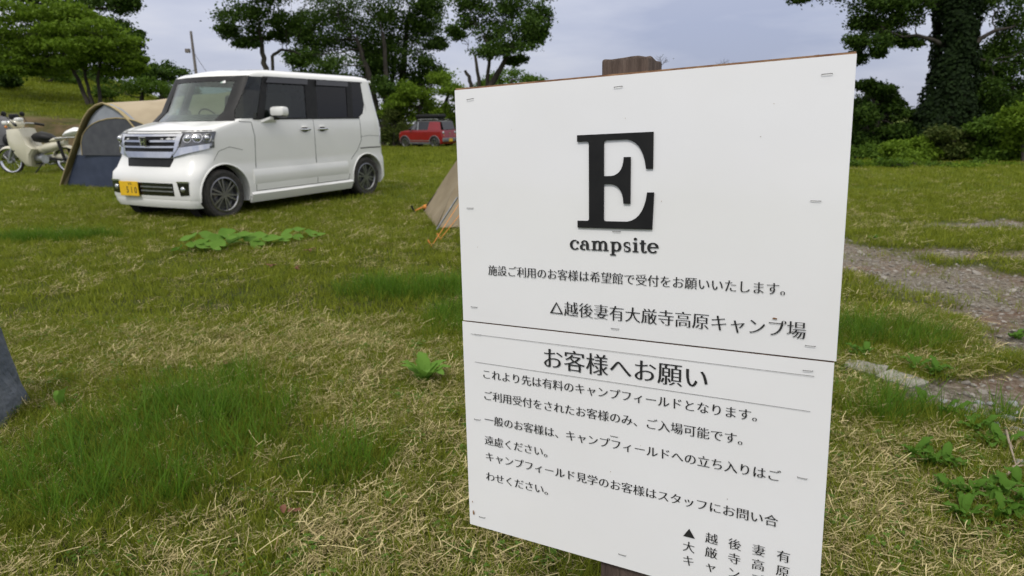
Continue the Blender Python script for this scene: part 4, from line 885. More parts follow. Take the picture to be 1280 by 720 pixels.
# front wall: set a little inside the front arch; navy band, grey panel, dark door
def face_pt(u_, z_, off=.10): return ux*u_+ax*off+Vector((0, 0, z_))+Vector((0, 0, 0))
us = [(p.dot(ux), p.z) for p in A0]
def lims(z_):
    L_ = [q for q in us if q[0] <= us[8][0]]; return np.interp(z_, [q[1] for q in us[:9]], [q[0] for q in us[:9]]), np.interp(z_, [q[1] for q in us[:7:-1]], [q[0] for q in us[:7:-1]])
def wall(z0, z1, mat, name, a=0, b=1, off=.10, n=5, poly=None):
    r_ = []
    for j in range(n+1):
        z_ = z0+(z1-z0)*j/n; l_, h_ = lims(min(z_, h1*.995)); r_.append([face_pt(l_+(h_-l_)*(a+(b-a)*i/10), z_, off-.06*math.sin(math.pi*i/10)*(1 if off > .09 else 1)) for i in range(11)])
    return MB().slab(r_, [[p+ax*.012 for p in q] for q in r_]).build(name, mat, tent, True, 60)
wall(.005, .56, M['navy'], 'navy_band'); wall(.56, h1*.99, M['mesh_grey'], 'front_panel', n=9)
dr = [face_pt(W_*.40+(W_*.5)*(1-math.cos(math.pi*t_/2)) if 0 else W_*(.24+.68*(1-math.cos(math.pi*t_))/2*1.0), .56+.62*math.sin(math.pi*t_)**.7, .02) for t_ in [i/14 for i in range(15)]]
MB().prism(dr, ax*.01).build('door_mesh', M['dark_mesh'], tent); MB().tube(dr, .010, 5).build('door_zip', M['gold'], tent)
MB().tube([p+Vector((0, 0, .008)) for p in A0], .013, 6).build('tent_pole', M['gold'], tent, True)

# ------------------------------------------------------------------ small tan shelter behind the notice
M['khaki'] = material('khaki_canvas', (.25, .205, .135), .85, col2=(.20, .16, .10), scale=5, bump=.3, bscale=7)
K0, K1 = Vector((-1.05, 8.02, .02)), Vector((-.76, 6.72, .02)); AP = at(602, 158, 7.4); AP2 = AP+Vector((1.7, .35, -.02)); K2, K3 = Vector((1.9, 6.9, .02)), Vector((1.7, 8.6, .02))
sh = empty('small_tarp_tent', (-.76, 6.72, th(-.76, 6.72)), 0, 'low khaki pyramid tent with orange guy lines partly hidden behind the notice', 'tent'); o_ = Vector((-.76, 6.72, 0))
def cloth(name, a, b, c_, d, mat, sag=.06, n=10, par=sh, o=o_):
    r_ = []
    for j in range(n+1):
        v_ = j/n; r_.append([(a*(1-i/n)+b*(i/n))*(1-v_)+(d*(1-i/n)+c_*(i/n))*v_-o+Vector((0, 0, -sag*math.sin(math.pi*i/n)*math.sin(math.pi*v_)+.012*math.sin(i*2.1+j*.4))) for i in range(n+1)])
    MB().slab(r_, [[p-Vector((0, .004, .006)) for p in q] for q in r_]).build(name, mat, par, True, 60)
cloth('side_panel', K0, K1, AP, AP+Vector((-.02, .02, .01)), M['khaki'], .10); cloth('front_panel', K1+Vector((.01, 0, 0)), K2, AP2, AP, M['khaki'], .08); cloth('back_panel', K3, K0, AP, AP2, M['khaki']); cloth('end_panel', K2, K3, AP2+Vector((.01, .01, 0)), AP2, M['khaki'])
MB().tube([K0-o_+Vector((0, 0, .01)), (K0+AP)/2-o_+Vector((0, -.01, -.03)), AP-o_+Vector((0, 0, .01))], .012, 6).build('edge_seam', M['black_trim'], sh)
MB().tube([gp(546, 289)-o_+Vector((0, 0, .02)), at(572, 246, 6.55)-o_], .010, 6).build('tent_pole', M['steel'], sh)
for a_, b_ in [((540, 309), (588, 232)), ((551, 300), (592, 246))]:
    g0 = gp(*a_)+Vector((0, 0, .02)); MB().tube([g0-o_, at(*b_, 6.5)-o_], .0033, 5).build('guy_line', M['orange'], sh); MB().tube([g0-o_+Vector((.01, 0, -.03)), g0-o_+Vector((-.03, -.01, .05))], .008, 6).build('tent_peg', M['orange'], sh)
g0 = Vector((K0.x-.10, K0.y-.05, .03)); MB().tube([g0-o_, K0-o_+Vector((0, 0, .05))], .010, 5).build('guy_line', M['orange'], sh); MB().tube([g0-o_+Vector((0, 0, -.04)), g0-o_+Vector((-.04, 0, .06))], .012, 6).build('tent_peg', M['black_trim'], sh)
mb = MB(); mb.ball(K0-o_+Vector((.03, -.02, .05)), (.04, .03, .03)); mb.build('toggle', M['orange'], sh)

# ------------------------------------------------------------------ motorcycle by the tent
M['cream'] = material('cream_enamel', (.60, .57, .45), .3, col2=(.54, .51, .40), scale=4, coat=.4)
MC = gp(15, 218); bike = empty('small_motorcycle', (MC.x, MC.y, th(MC.x, MC.y)), R(-4), 'cream step-through motorcycle parked on the grass left of the dome tent', 'motorcycle')
def bwheel(x):
    mb = MB(); mb.lathe([(.255, -.024), (.272, -.036), (.297, -.024), (.303, 0), (.297, .024), (.272, .036), (.255, .024)], 'y', (0, 0, 0), 36, True); w_ = mb.build('wheel', M['rubber'], bike, True, 40, (x, 0, .30))
    mb = MB(); mb.lathe([(.238, -.020), (.258, -.026), (.258, .026), (.238, .020)], 'y', n=36, close=True); mb.build('rim', M['chrome'], w_, True, 40)
    mb = MB(); mb.lathe([(0, -.05), (.06, -.05), (.065, 0), (.06, .05), (0, .05)], 'y', n=18)
    for k in range(18): a = k*.349; mb.tube([(.045*math.cos(a+.5), .03*(-1)**k, .045*math.sin(a+.5)), (.25*math.cos(a), 0, .25*math.sin(a))], .0028, 4)
    mb.build('hub_and_spokes', M['steel'], w_)
bwheel(.05); bwheel(1.42)
def bp_(name, mat, mb): return mb.build(name, mat, bike, True, 40)
def loftxz(secs, n=12):                 # rounded sections (x, z, half width, half height) joined along the machine
    mb = MB(); rg = []
    for x, z, w_, h_, rx in secs: rg.append([(x+rx*math.sin(a), w_*math.cos(a), z+h_*math.sin(a)) for a in [2*math.pi*k/n for k in range(n)]])
    V = [p for r_ in rg for p in r_]; F = [(i*n+k, i*n+(k+1) % n, (i+1)*n+(k+1) % n, (i+1)*n+k) for i in range(len(rg)-1) for k in range(n)]
    F += [tuple(range(n-1, -1, -1)), tuple(range((len(rg)-1)*n, len(rg)*n))]; return mb.add(V, F)
for s_ in (-1, 1): bp_('fork_leg', M['steel'], MB().tube([(.05, s_*.06, .30), (.10, s_*.06, .40), (.22, s_*.05, .70), (.30, s_*.04, .95)], [.018, .036, .030, .026], 8))
mb = MB(); arc_ = [(.05+.325*math.cos(R(a)), .325*math.sin(R(a))+.30) for a in range(20, 176, 12)]
mb.slab([[(p[0], y_, p[1]-abs(y_)*.7) for p in arc_] for y_ in (-.066, -.03, 0, .03, .066)], [[(.05+(p[0]-.05)*.96, y_, (p[1]-.30)*.96+.30-abs(y_)*.7) for p in arc_] for y_ in (-.066, -.03, 0, .03, .066)]); bp_('front_mudguard', M['cream'], mb)
SHP = [(.20, 1.00), (.17, .84), (.18, .66), (.30, .42), (.53, .17), (.65, .16), (.68, .40), (.80, .55), (.66, .66), (.60, .82), (.56, 1.02)]
mb = MB(); cx_ = sum(p[0] for p in SHP)/11; cz_ = sum(p[1] for p in SHP)/11; rg = []
for y_, k_ in ((-.24, .80), (-.20, .96), (-.08, 1.0), (.08, 1.0), (.20, .96), (.24, .80)): rg.append([(cx_+(p[0]-cx_)*k_+abs(y_)*.15, y_, cz_+(p[1]-cz_)*k_) for p in SHP])
n_ = len(SHP); mb.add([p for r_ in rg for p in r_], [(i*n_+k, i*n_+(k+1) % n_, (i+1)*n_+(k+1) % n_, (i+1)*n_+k) for i in range(5) for k in range(n_)]+[tuple(range(n_-1, -1, -1)), tuple(range(5*n_, 6*n_))]); bp_('leg_shield', M['cream'], mb)
mb = MB(); mb.box((.34, -.225, .52), (.09, .03, .05), bevel=.01); bp_('shield_vent', M['black_trim'], mb)
mb = MB(); mb.ball((.34, 0, 1.10), (.17, .13, .12)); bp_('headlamp_cowl', M['cream'], mb); mb = MB(); mb.ball((.20, 0, 1.11), (.06, .085, .085)); bp_('headlamp', M['lens'], mb)
mb = MB(); mb.box((.22, -.18, 1.13), (.12, .08, .08), bevel=.03); bp_('lamp_housing', M['van_white'], mb); mb = MB(); mb.box((.42, -.02, 1.20), (.15, .16, .08), bevel=.03); bp_('meter_housing', M['van_white'], mb)
mb = MB(); mb.tube([(.56, -.34, 1.10), (.44, -.22, 1.12), (.38, 0, 1.10), (.44, .22, 1.12), (.56, .34, 1.10)], .016, 7); bp_('handlebar', M['steel'], mb)
for s_ in (-1, 1): bp_('grip', M['black_trim'], MB().tube([(.52, s_*.30, 1.11), (.66, s_*.42, 1.07)], .028, 8)); bp_('indicator', M['orange'], MB().ball((.26, s_*.22, 1.04), .030)); bp_('rear_view_mirror', M['black_trim'], MB().ball((.30, s_*.26, 1.32), (.02, .08, .055)).tube([(.42, s_*.22, 1.12), (.31, s_*.25, 1.30)], .008, 5))
mb = MB(); mb.box((.33, -.02, 1.26), (.13, .18, .12), bevel=.03); bp_('handlebar_bag', M['black_trim'], mb)
bp_('main_frame', M['cream'], MB().tube([(.50, 0, .75), (.70, 0, .55), (.90, 0, .54), (1.2, 0, .60)], [.08, .09, .10, .08], 10))
mb = MB(); mb.box((.86, 0, .34), (.36, .24, .14), Matrix.Rotation(.06, 3, 'Y'), bevel=.04); mb.tube([(.66, 0, .36), (.80, 0, .36)], [.085, .09], 14); mb.lathe([(0, -.15), (.095, -.15), (.095, .15), (0, .15)], 'y', (.98, 0, .33), 18); bp_('engine', M['steel'], mb)
bp_('side_cover', M['cream'], loftxz([(.86, .56, .10, .07, 0), (.98, .58, .14, .11, 0), (1.15, .60, .15, .12, 0), (1.32, .64, .13, .10, 0), (1.42, .68, .08, .05, 0)]))
bp_('saddle', M['black_trim'], loftxz([(.66, .82, .05, .03, 0), (.74, .80, .13, .10, 0), (.90, .81, .15, .13, 0), (1.08, .79, .14, .10, 0), (1.20, .76, .08, .05, 0)]))
bp_('luggage_box', M['cream'], loftxz([(1.10, .73, .10, .03, 0), (1.20, .75, .12, .05, 0), (1.32, .76, .12, .05, 0), (1.38, .77, .06, .03, 0)]))
mb = MB(); arc_ = [(1.42+.335*math.cos(R(a)), .335*math.sin(R(a))+.30) for a in range(-12, 170, 13)]
mb.slab([[(p[0], y_, p[1]-abs(y_)*.4) for p in arc_] for y_ in (-.085, 0, .085)], [[(1.42+(p[0]-1.42)*.96, y_, (p[1]-.30)*.96+.30-abs(y_)*.4) for p in arc_] for y_ in (-.085, 0, .085)]); bp_('rear_mudguard', M['cream'], mb)
mb = MB()
for s_ in (-1, 1): mb.tube([(1.26, s_*.12, .78), (1.45, s_*.13, .79), (1.74, s_*.12, .80)], .014, 6); mb.tube([(1.40, s_*.12, .79), (1.36, s_*.11, .62)], .010, 6)
for x_ in (1.36, 1.48, 1.60, 1.73): mb.tube([(x_, -.12, .79), (x_, .12, .79)], .010, 6)
bp_('luggage_rack', M['steel'], mb)
bp_('tail_bag', M['van_white'], loftxz([(1.44, .84, .10, .03, 0), (1.54, .88, .15, .08, 0), (1.70, .92, .15, .10, 0), (1.82, .94, .10, .06, 0)]))
for s_ in (-1, 1): bp_('shock_absorber', M['black_trim'], MB().tube([(1.42, s_*.12, .31), (1.33, s_*.12, .72)], .032, 8))
bp_('swing_arm', M['black_trim'], MB().tube([(1.0, -.10, .36), (1.42, -.10, .30)], .026, 8)); bp_('exhaust', M['chrome'], MB().tube([(.70, .11, .28), (.86, .14, .20), (1.15, .15, .23), (1.66, .15, .32)], [.018, .020, .038, .040], 10))
bp_('footrest', M['black_trim'], MB().tube([(.86, -.28, .24), (.86, .28, .24)], .015, 6)); bp_('side_stand', M['black_trim'], MB().tube([(.92, -.14, .26), (.80, -.32, .01)], .014, 6)); bp_('chain_cover', M['cream'], loftxz([(1.05, .38, .03, .05, 0), (1.2, .38, .04, .08, 0), (1.38, .36, .04, .07, 0), (1.44, .33, .03, .03, 0)]))
# grey covered load behind it at the picture's edge
M['tarp'] = material('grey_tarpaulin', (.12, .12, .125), .8, col2=(.08, .08, .085), scale=5, bump=.4, bscale=6)
cb = at(-6, 186, 17.2); cov = empty('covered_bundle', (cb.x, cb.y, th(cb.x, cb.y)), 0, 'dark grey tarpaulin-covered bundle behind the motorcycle', 'bundle')
rows = []; rows2 = []
for j in range(9):
    ph = j/8*math.pi/2; rows.append([Vector((.95*math.sin(ph+.05)**.8*math.cos(t_*.3927), .55*math.sin(ph+.05)**.8*math.sin(t_*.3927), 1.02*math.cos(ph)**.8+.02*math.sin(t_*1.9+j))) for t_ in range(17)])
MB().slab(rows, [[p*.98 for p in r_] for r_ in rows]).build('tarpaulin', M['tarp'], cov, True, 60); MB().tube([(-.95, -.2, .25), (-.4, -.56, .3), (.4, -.56, .3), (.95, -.2, .28)], .012, 5).build('tie_cord', M['black_trim'], cov)
mb = MB(); mb.ball((.78, -.35, .42), (.26, .2, .2)); mb.build('side_bag', M['black_trim'], cov, True)

# ------------------------------------------------------------------ trees and bushes
L_dark = leafmat('leaf_dark_green', (.020, .048, .007), (.072, .128, .017), .28, rough=.55)
L_mid = leafmat('leaf_mid_green', (.040, .085, .008), (.110, .190, .022), .35, rough=.55)
L_bright = leafmat('leaf_bright_green', (.070, .130, .008), (.175, .270, .026), .4, rough=.55)
L_olive = leafmat('leaf_olive_green', (.034, .060, .010), (.105, .130, .030), .35, rough=.55)
L_ivy = leafmat('leaf_ivy', (.006, .014, .004), (.018, .036, .008), .2, rough=.65)
def leafcloud(clumps, size, per, flat=.55, sub=14, spread=.28, seed=0):
    """clumps: (centre, radii); leaves sit in little sprays spread through each clump's outer volume"""
    g = np.random.default_rng(seed); C_ = []
    for c, r_ in clumps:
        c = np.array(c); r_ = np.array(r_, float); rm = r_.mean(); ns = max(5, int(sub))
        d = g.normal(size=(ns, 3)); d /= np.linalg.norm(d, axis=1)[:, None]; d[:, 2] = d[:, 2]*.9+.1
        sc_ = c+d*r_*(g.uniform(.25, 1.0, (ns, 1))**.5)
        for s_ in sc_:
            k = int(per/ns*g.uniform(.5, 1.5)); e_ = g.normal(size=(k, 3))*np.array([1, 1, flat])*rm*spread
            C_.append(s_+e_)
    P_ = np.concatenate(C_); n = len(P_)
    nrm_ = g.normal(size=(n, 3))*np.array([.8, .8, .6])+np.array([0, 0, .55]); nrm_ /= np.linalg.norm(nrm_, axis=1)[:, None]
    t1 = np.cross(nrm_, g.normal(size=(n, 3))); t1 /= np.linalg.norm(t1, axis=1)[:, None]; t2 = np.cross(nrm_, t1)
    s_ = size*g.uniform(.55, 1.25, (n, 1)); a = P_+t1*s_; b_ = P_+t2*s_*.48+nrm_*s_*.12; c_ = P_-t1*s_*.75; d_ = P_-t2*s_*.48+nrm_*s_*.12
    V = np.stack([a, b_, c_, d_], 1).reshape(-1, 3); F = np.arange(4*n).reshape(n, 4); return V, F
def limb(mb, a, b, r0, r1, seed, wob=.08, n=6):
    q = random.Random(seed); a, b = Vector(a), Vector(b); L_ = (b-a).length; pts = []
    for i in range(n+1):
        t_ = i/n; o = Vector((q.gauss(0, 1), q.gauss(0, 1), q.gauss(0, .5)))*L_*wob*math.sin(math.pi*t_)*.6; pts.append(a.lerp(b, t_)+o-Vector((0, 0, L_*.10*math.sin(math.pi*t_)))*(.5 if b.z > a.z else -.5))
    mb.tube(pts, [r0+(r1-r0)*(i/n)**.8 for i in range(n+1)], 7); return pts
TREES = 0
def tree(name, label, cat, Y, trunks, clumps, mat, leaf=.09, per=900, dj=1.2, group=None, base=None, bark=None, sub=14, flat=.55, spread=.28, fork=.5, side=None):
    """trunks: lists of photo points from foot to fork with radius; clumps: (u, v, ru, rv) in photo pixels, given their own depth"""
    global TREES; TREES += 1; g = random.Random(TREES*13); k = Y/FPX
    fx = at(trunks[0][0][0], 160, Y); z0 = th(fx.x, Y); foot = Vector((fx.x, Y, z0))
    root = empty(name, foot, 0, label, cat, group)
    C_ = []
    for c in clumps:
        u, v, ru, rv = c[:4]; dy = g.uniform(-dj, dj)*ru*k*.9; p = at(u, v, Y+dy); C_.append((p-foot, (ru*k, ru*k*g.uniform(.8, 1.15), rv*k)))
    V, F = leafcloud([(tuple(c), r_) for c, r_ in C_], leaf, per, flat, sub, spread, seed=TREES)
    cr_ = fastmesh('crown', V, F, mat, root); cr_['kind'] = 'stuff' if 0 else ''; del cr_['kind']
    mb = MB(); tips = []
    for tr in trunks:
        pts = []; 
        for i, p in enumerate(tr): w_ = at(p[0], p[1], Y)-foot; pts.append(w_)
        pts[0].z = -.1; rr = [p[2]*k for p in tr]
        # finer wandering path
        P2, R2 = [], []
        for i in range(len(pts)-1):
            for j in range(4): t_ = j/4; P2.append(pts[i].lerp(pts[i+1], t_)+Vector((g.gauss(0, .2), g.gauss(0, .2), 0))*rr[i]); R2.append(rr[i]*(1-t_)+rr[i+1]*t_)
        P2.append(pts[-1]); R2.append(rr[-1]); R2[0] *= 1.35; mb.tube(P2, R2, 9); tips.append((P2, R2))
    for sb in side or []: sp_ = [at(p[0], p[1], Y+(-.3 if i else .2))-foot for i, p in enumerate(sb)]; sr_ = [p[2]*k for p in sb]; mb.tube(sp_, sr_, 7); tips.append((sp_, sr_))
    mb.build('trunk', bark or M['bark'], root, True, 60)
    mb = MB()
    for i, (c, r_) in enumerate(C_):
        best = min(((p-c).length*(1+.6*(p.z > c.z+.3)), ti, pi) for ti, (P2, R2) in enumerate(tips) for pi, p in enumerate(P2) if pi >= len(P2)*fork)
        P2, R2 = tips[best[1]]; a = P2[best[2]]; ra = R2[best[2]]*.62
        pts = limb(mb, a, c, max(ra*.75, .015), .018*k*12, i+TREES*7)
        for j in range(4):
            d = Vector((g.gauss(0, 1), g.gauss(0, 1), g.gauss(.2, .8))).normalized(); e_ = c+Vector((d.x*r_[0], d.y*r_[1], d.z*r_[2]))*.85
            limb(mb, pts[3+j % 3], e_, max(ra*.3, .012), .006*k*12, j+i*5, n=4)
    mb.build('limb', bark or M['bark'], root, True, 60)['kind'] = 'stuff'
    return root
tree('slender_tree', 'slender tree with a forked bare trunk rising behind the minivan roof', 'tree', 33, [[(346, 178, 4.5), (338, 130, 4), (333, 92, 3.4), (328, 66, 2.8), (324, 30, 1.6)], [(333, 84, 2), (340, 70, 1.9), (352, 62, 1.6), (366, 64, 1.2), (376, 68, .8)]],
     [(300, 22, 24, 16), (288, 40, 16, 10), (318, 8, 28, 14), (345, -8, 30, 14), (335, 36, 24, 14), (312, 52, 18, 8), (358, 26, 22, 12), (350, 48, 14, 8), (385, -22, 26, 10), (320, -20, 34, 14)], L_dark, .09, 1300)
tree('broad_tree', 'wide dark tree left of the pair above the rear of the minivan', 'tree', 47, [[(476, 178, 6), (470, 140, 4.5), (462, 95, 3.5), (446, 50, 2)], [(476, 165, 4), (484, 110, 3), (478, 40, 2)]],
     [(395, 60, 30, 14), (378, 74, 20, 10), (420, 86, 30, 14), (400, 28, 30, 16), (432, 50, 34, 16), (376, 40, 14, 10), (420, 4, 42, 16), (455, 20, 36, 16), (462, 70, 34, 16), (440, 104, 26, 10), (470, 110, 22, 10), (392, 96, 20, 7), (450, -20, 50, 16), (400, -26, 34, 14)], L_dark, .11, 2300)
tree('broad_tree', 'tall dense dark tree standing between the minivan tail and the red car', 'tree', 51, [[(497, 178, 7), (499, 130, 5.5), (505, 80, 3.5), (510, 20, 2)], [(492, 178, 4), (488, 120, 3), (494, 70, 2)]],
     [(500, 10, 38, 18), (530, 28, 26, 14), (478, 42, 30, 14), (515, 62, 32, 14), (538, 86, 20, 12), (500, 88, 30, 14), (535, 10, 20, 16), (480, 92, 26, 14), (545, 56, 12, 9), (520, 106, 24, 10), (490, 118, 20, 8), (510, -22, 44, 18), (552, 100, 8, 6), (470, 60, 26, 16), (520, 40, 34, 16)], L_dark, .11, 2500)
tree('leaning_tree', 'dark tree with several leaning trunks standing just left of the notice top', 'tree', 31, [[(604, 176, 6), (612, 110, 4.2), (626, 86, 3), (642, 50, 1.6)], [(604, 170, 4), (600, 108, 2.4), (594, 70, 1.6)], [(610, 150, 4), (609, 100, 2.4), (614, 60, 1.6)], [(592, 176, 3.4), (590, 115, 2.6), (586, 96, 2.2), (581, 88, 1.6)]],
     [(590, 16, 26, 14), (575, 40, 16, 9), (600, 42, 28, 13), (578, 2, 24, 14), (626, 18, 28, 15), (652, 34, 26, 13), (672, 20, 18, 11), (668, 46, 16, 9), (640, 60, 26, 11), (615, 66, 22, 9), (650, 2, 32, 13), (612, -14, 34, 14), (645, 76, 12, 5), (676, 38, 10, 7)], L_dark, .085, 1400)
tree('young_tree', 'light green loose young tree standing just behind the red car', 'tree', 43.6, [[(518, 180, 3), (524, 140, 2), (532, 110, 1.5)], [(548, 180, 3), (556, 130, 2), (566, 105, 1)]],
     [(520, 112, 22, 10), (545, 98, 20, 9), (500, 130, 16, 9), (560, 112, 16, 9), (530, 132, 24, 10), (506, 148, 18, 9), (552, 136, 20, 11), (580, 120, 14, 9), (572, 150, 14, 10), (560, 158, 18, 10), (590, 140, 14, 12), (488, 140, 14, 9), (515, 120, 16, 8), (540, 145, 20, 10)], L_bright, .10, 1300)
tree('distant_tree', 'small dark rounded tree showing behind the top edge of the notice', 'tree', 62, [[(632, 180, 4), (634, 120, 3), (640, 100, 2)]],
     [(640, 96, 24, 8), (620, 102, 18, 7), (665, 102, 16, 6), (605, 106, 14, 6), (640, 112, 40, 9), (690, 112, 22, 8)], L_mid, .15, 700)
tree('bare_sapling', 'almost leafless twiggy sapling peeping over the notice right of the post', 'tree', 30, [[(822, 150, 2.6), (824, 100, 2), (826, 82, 1)]], [(816, 76, 8, 4), (834, 74, 8, 4), (826, 70, 10, 4), (806, 78, 5, 3)], L_olive, .035, 12)
tree('bare_sapling', 'faint leafless twiggy sapling peeping over the notice near its right part', 'tree', 34, [[(903, 150, 2.2), (904, 100, 1.6), (905, 84, .8)]], [(898, 79, 7, 3), (912, 79, 7, 3), (905, 75, 8, 3)], L_olive, .03, 10)
# left bank
tree('spreading_tree', 'bright green spreading tree leaning over the grassy bank at left', 'tree', 25, [[(110, 122, 2.6), (98, 98, 2.2), (84, 74, 1.8), (66, 44, 1.2)], [(114, 122, 2.2), (108, 100, 1.8), (104, 70, 1.2)], [(124, 120, 2.2), (122, 98, 1.7), (128, 70, 1.2)]],
     [(20, 16, 40, 11), (70, 10, 34, 9), (95, 22, 26, 8), (30, 40, 40, 10), (80, 38, 36, 8), (120, 36, 30, 8), (10, 64, 30, 12), (60, 58, 34, 9), (105, 56, 34, 8), (145, 52, 26, 7), (45, 76, 30, 8), (130, 74, 34, 8), (160, 72, 22, 8), (88, 78, 22, 7), (150, 88, 22, 7), (15, 88, 22, 8), (168, 84, 12, 6), (-30, 40, 40, 20), (50, 24, 34, 9), (0, 50, 34, 12), (118, 66, 24, 8), (60, 90, 26, 7)], L_bright, .075, 1500, .9, flat=.3, spread=.30)
tree('dark_tree', 'tall dark tree rising behind the bright spreading tree at left', 'tree', 38, [[(100, 120, 8), (105, 60, 6), (112, 10, 4)]],
     [(60, -6, 44, 16), (100, -2, 40, 16), (140, 8, 26, 11), (160, 4, 14, 8), (120, 28, 34, 14), (148, 34, 14, 8), (160, 48, 16, 7), (168, 62, 12, 7), (145, 62, 24, 12), (172, 44, 7, 5), (20, -10, 40, 18), (110, 60, 34, 16), (70, 40, 40, 18), (20, 50, 40, 22), (-10, 70, 40, 20), (30, 84, 34, 12), (60, 80, 30, 12), (-5, 90, 30, 14), (60, 99, 36, 8), (100, 104, 34, 8), (20, 95, 34, 9), (156, 78, 14, 8), (176, 76, 6, 5), (130, 92, 26, 10), (178, 92, 12, 8)], L_dark, .11, 1300)
tree('distant_tree', 'dark rounded tree showing between the tent and the utility pole', 'tree', 46, [[(206, 150, 5), (204, 110, 3), (203, 90, 2)]], [(203, 84, 14, 7), (190, 90, 14, 6), (216, 92, 14, 6), (200, 100, 26, 8), (228, 101, 12, 5), (182, 102, 14, 6)], L_dark, .12, 760)
def bush(label, Y, clumps, mat, leaf=.07, per=700, name='bush', cat='bush', flat=.7, group=None, sub=14, zfix=True):
    u0 = sum(c[0] for c in clumps)/len(clumps); base_ = at(u0, 160, Y); z0 = th(base_.x, Y)
    return tree(name, label, cat, Y, [[(u0, 175, 3), (u0, clumps[0][1]+clumps[0][3]*.5, 2)]], clumps, mat, leaf, per, .8, group, sub=sub, flat=flat, fork=0)
BG = 'undergrowth bushes along the far edge of the lawn'
bush('low green bushes on the slope just above the dome tent peak', 28, [(150, 112, 22, 8), (180, 108, 20, 8), (205, 112, 22, 8), (130, 118, 12, 6), (228, 116, 16, 9)], L_mid, .07, 900)
bush('dark bush on the bank at the left edge of the picture', 27, [(6, 98, 14, 9), (-8, 88, 18, 12), (18, 104, 9, 5)], L_dark, .08, 900)
bush('small shrub on the grassy slope behind the leaning trunks', 32, [(70, 96, 16, 5), (88, 100, 12, 4), (50, 92, 14, 4)], L_mid, .07, 500)
bush('dense olive bush directly left of the red car', 43, [(492, 158, 15, 10), (508, 166, 14, 9), (482, 170, 10, 9), (498, 176, 14, 6), (486, 145, 10, 8)], L_olive, .08, 1100)
bush('dense green undergrowth right behind the red car', 47, [(530, 152, 22, 12), (556, 150, 20, 14), (580, 156, 20, 14), (540, 172, 26, 8), (570, 172, 22, 8), (600, 160, 20, 14)], L_mid, .09, 1000)
bush('dark thicket showing behind the back of the minivan', 52, [(470, 140, 18, 14), (455, 150, 16, 16), (480, 165, 16, 12), (440, 140, 18, 14), (420, 150, 24, 16), (520, 130, 24, 16)], L_dark, .11, 1100)
bush('low dark hedge far behind the minivan windows', 48, [(300, 150, 30, 14), (340, 152, 30, 12), (380, 150, 30, 12), (260, 148, 26, 12), (225, 140, 24, 10)], L_mid, .11, 1000)
for i, u in enumerate(range(660, 1041, 75)): bush('%s of the low bushes hidden behind the notice board' % ['leftmost', 'second from left', 'third from left', 'third from right', 'second from right', 'rightmost'][i], 33+i % 3*2, [(u, 150, 34, 14), (u+25, 158, 26, 12), (u-20, 162, 26, 10), (u, 172, 40, 12)], L_mid, .10, 1100, group='bushes behind the notice')
# right side
tree('dark_shrub_tree', 'dark rounded shrub tree right beside the notice edge', 'tree', 20, [[(1098, 190, 4), (1096, 150, 3), (1092, 125, 2)]],
     [(1078, 108, 18, 6), (1102, 112, 14, 5), (1112, 122, 12, 5), (1086, 130, 26, 10), (1112, 140, 20, 9), (1136, 146, 15, 9), (1090, 156, 32, 11), (1122, 164, 24, 10), (1080, 176, 26, 10), (1148, 158, 10, 8), (1150, 172, 14, 8), (1105, 182, 26, 7), (1110, 130, 16, 7), (1075, 145, 20, 12), (1098, 170, 28, 10), (1130, 176, 20, 9)], L_dark, .065, 2000)
ivy = tree('ivy_clad_tree', 'huge tree with a thick ivy-covered trunk and overhanging branches at right', 'tree', 19, [[(1190, 196, 20), (1192, 150, 16), (1198, 100, 14), (1200, 50, 14), (1196, 0, 14), (1190, -50, 12)]],
     [(1086, 8, 20, 8), (1112, 6, 22, 8), (1078, 30, 14, 7), (1100, 34, 22, 8), (1128, 26, 18, 8), (1068, 52, 12, 6), (1092, 54, 18, 7), (1120, 50, 14, 6), (1140, 54, 10, 4), (1074, 72, 9, 8), (1098, 66, 6, 6), (1146, 4, 24, 8), (1130, -14, 40, 14), (1080, -16, 30, 12), (1048, -14, 22, 8), (995, -4, 12, 7), (1020, -16, 20, 8),
      (1240, 2, 26, 12), (1268, 26, 18, 12), (1262, 54, 22, 12), (1240, 66, 16, 10), (1270, 84, 16, 14), (1248, 96, 16, 12), (1228, 82, 12, 10), (1276, 112, 14, 12), (1232, 112, 18, 12), (1256, 128, 20, 10), (1222, 130, 16, 10), (1290, 60, 22, 30), (1280, -12, 30, 14), (1225, -18, 30, 14), (1300, 10, 20, 20), (1180, -24, 40, 14)], L_dark, .052, 1350, .9, sub=15, spread=.36, flat=.75, fork=.35, side=[[(1198, 92, 5), (1212, 66, 3.4), (1226, 48, 2.6), (1244, 38, 2), (1266, 34, 1.2)], [(1188, 62, 4), (1166, 50, 2.4), (1146, 44, 1.8), (1128, 46, 1.2), (1104, 36, .8)], [(1192, 20, 5), (1150, -5, 3), (1090, -20, 2)], [(1200, 60, 3), (1214, 70, 2.2), (1232, 76, 1.6)]])
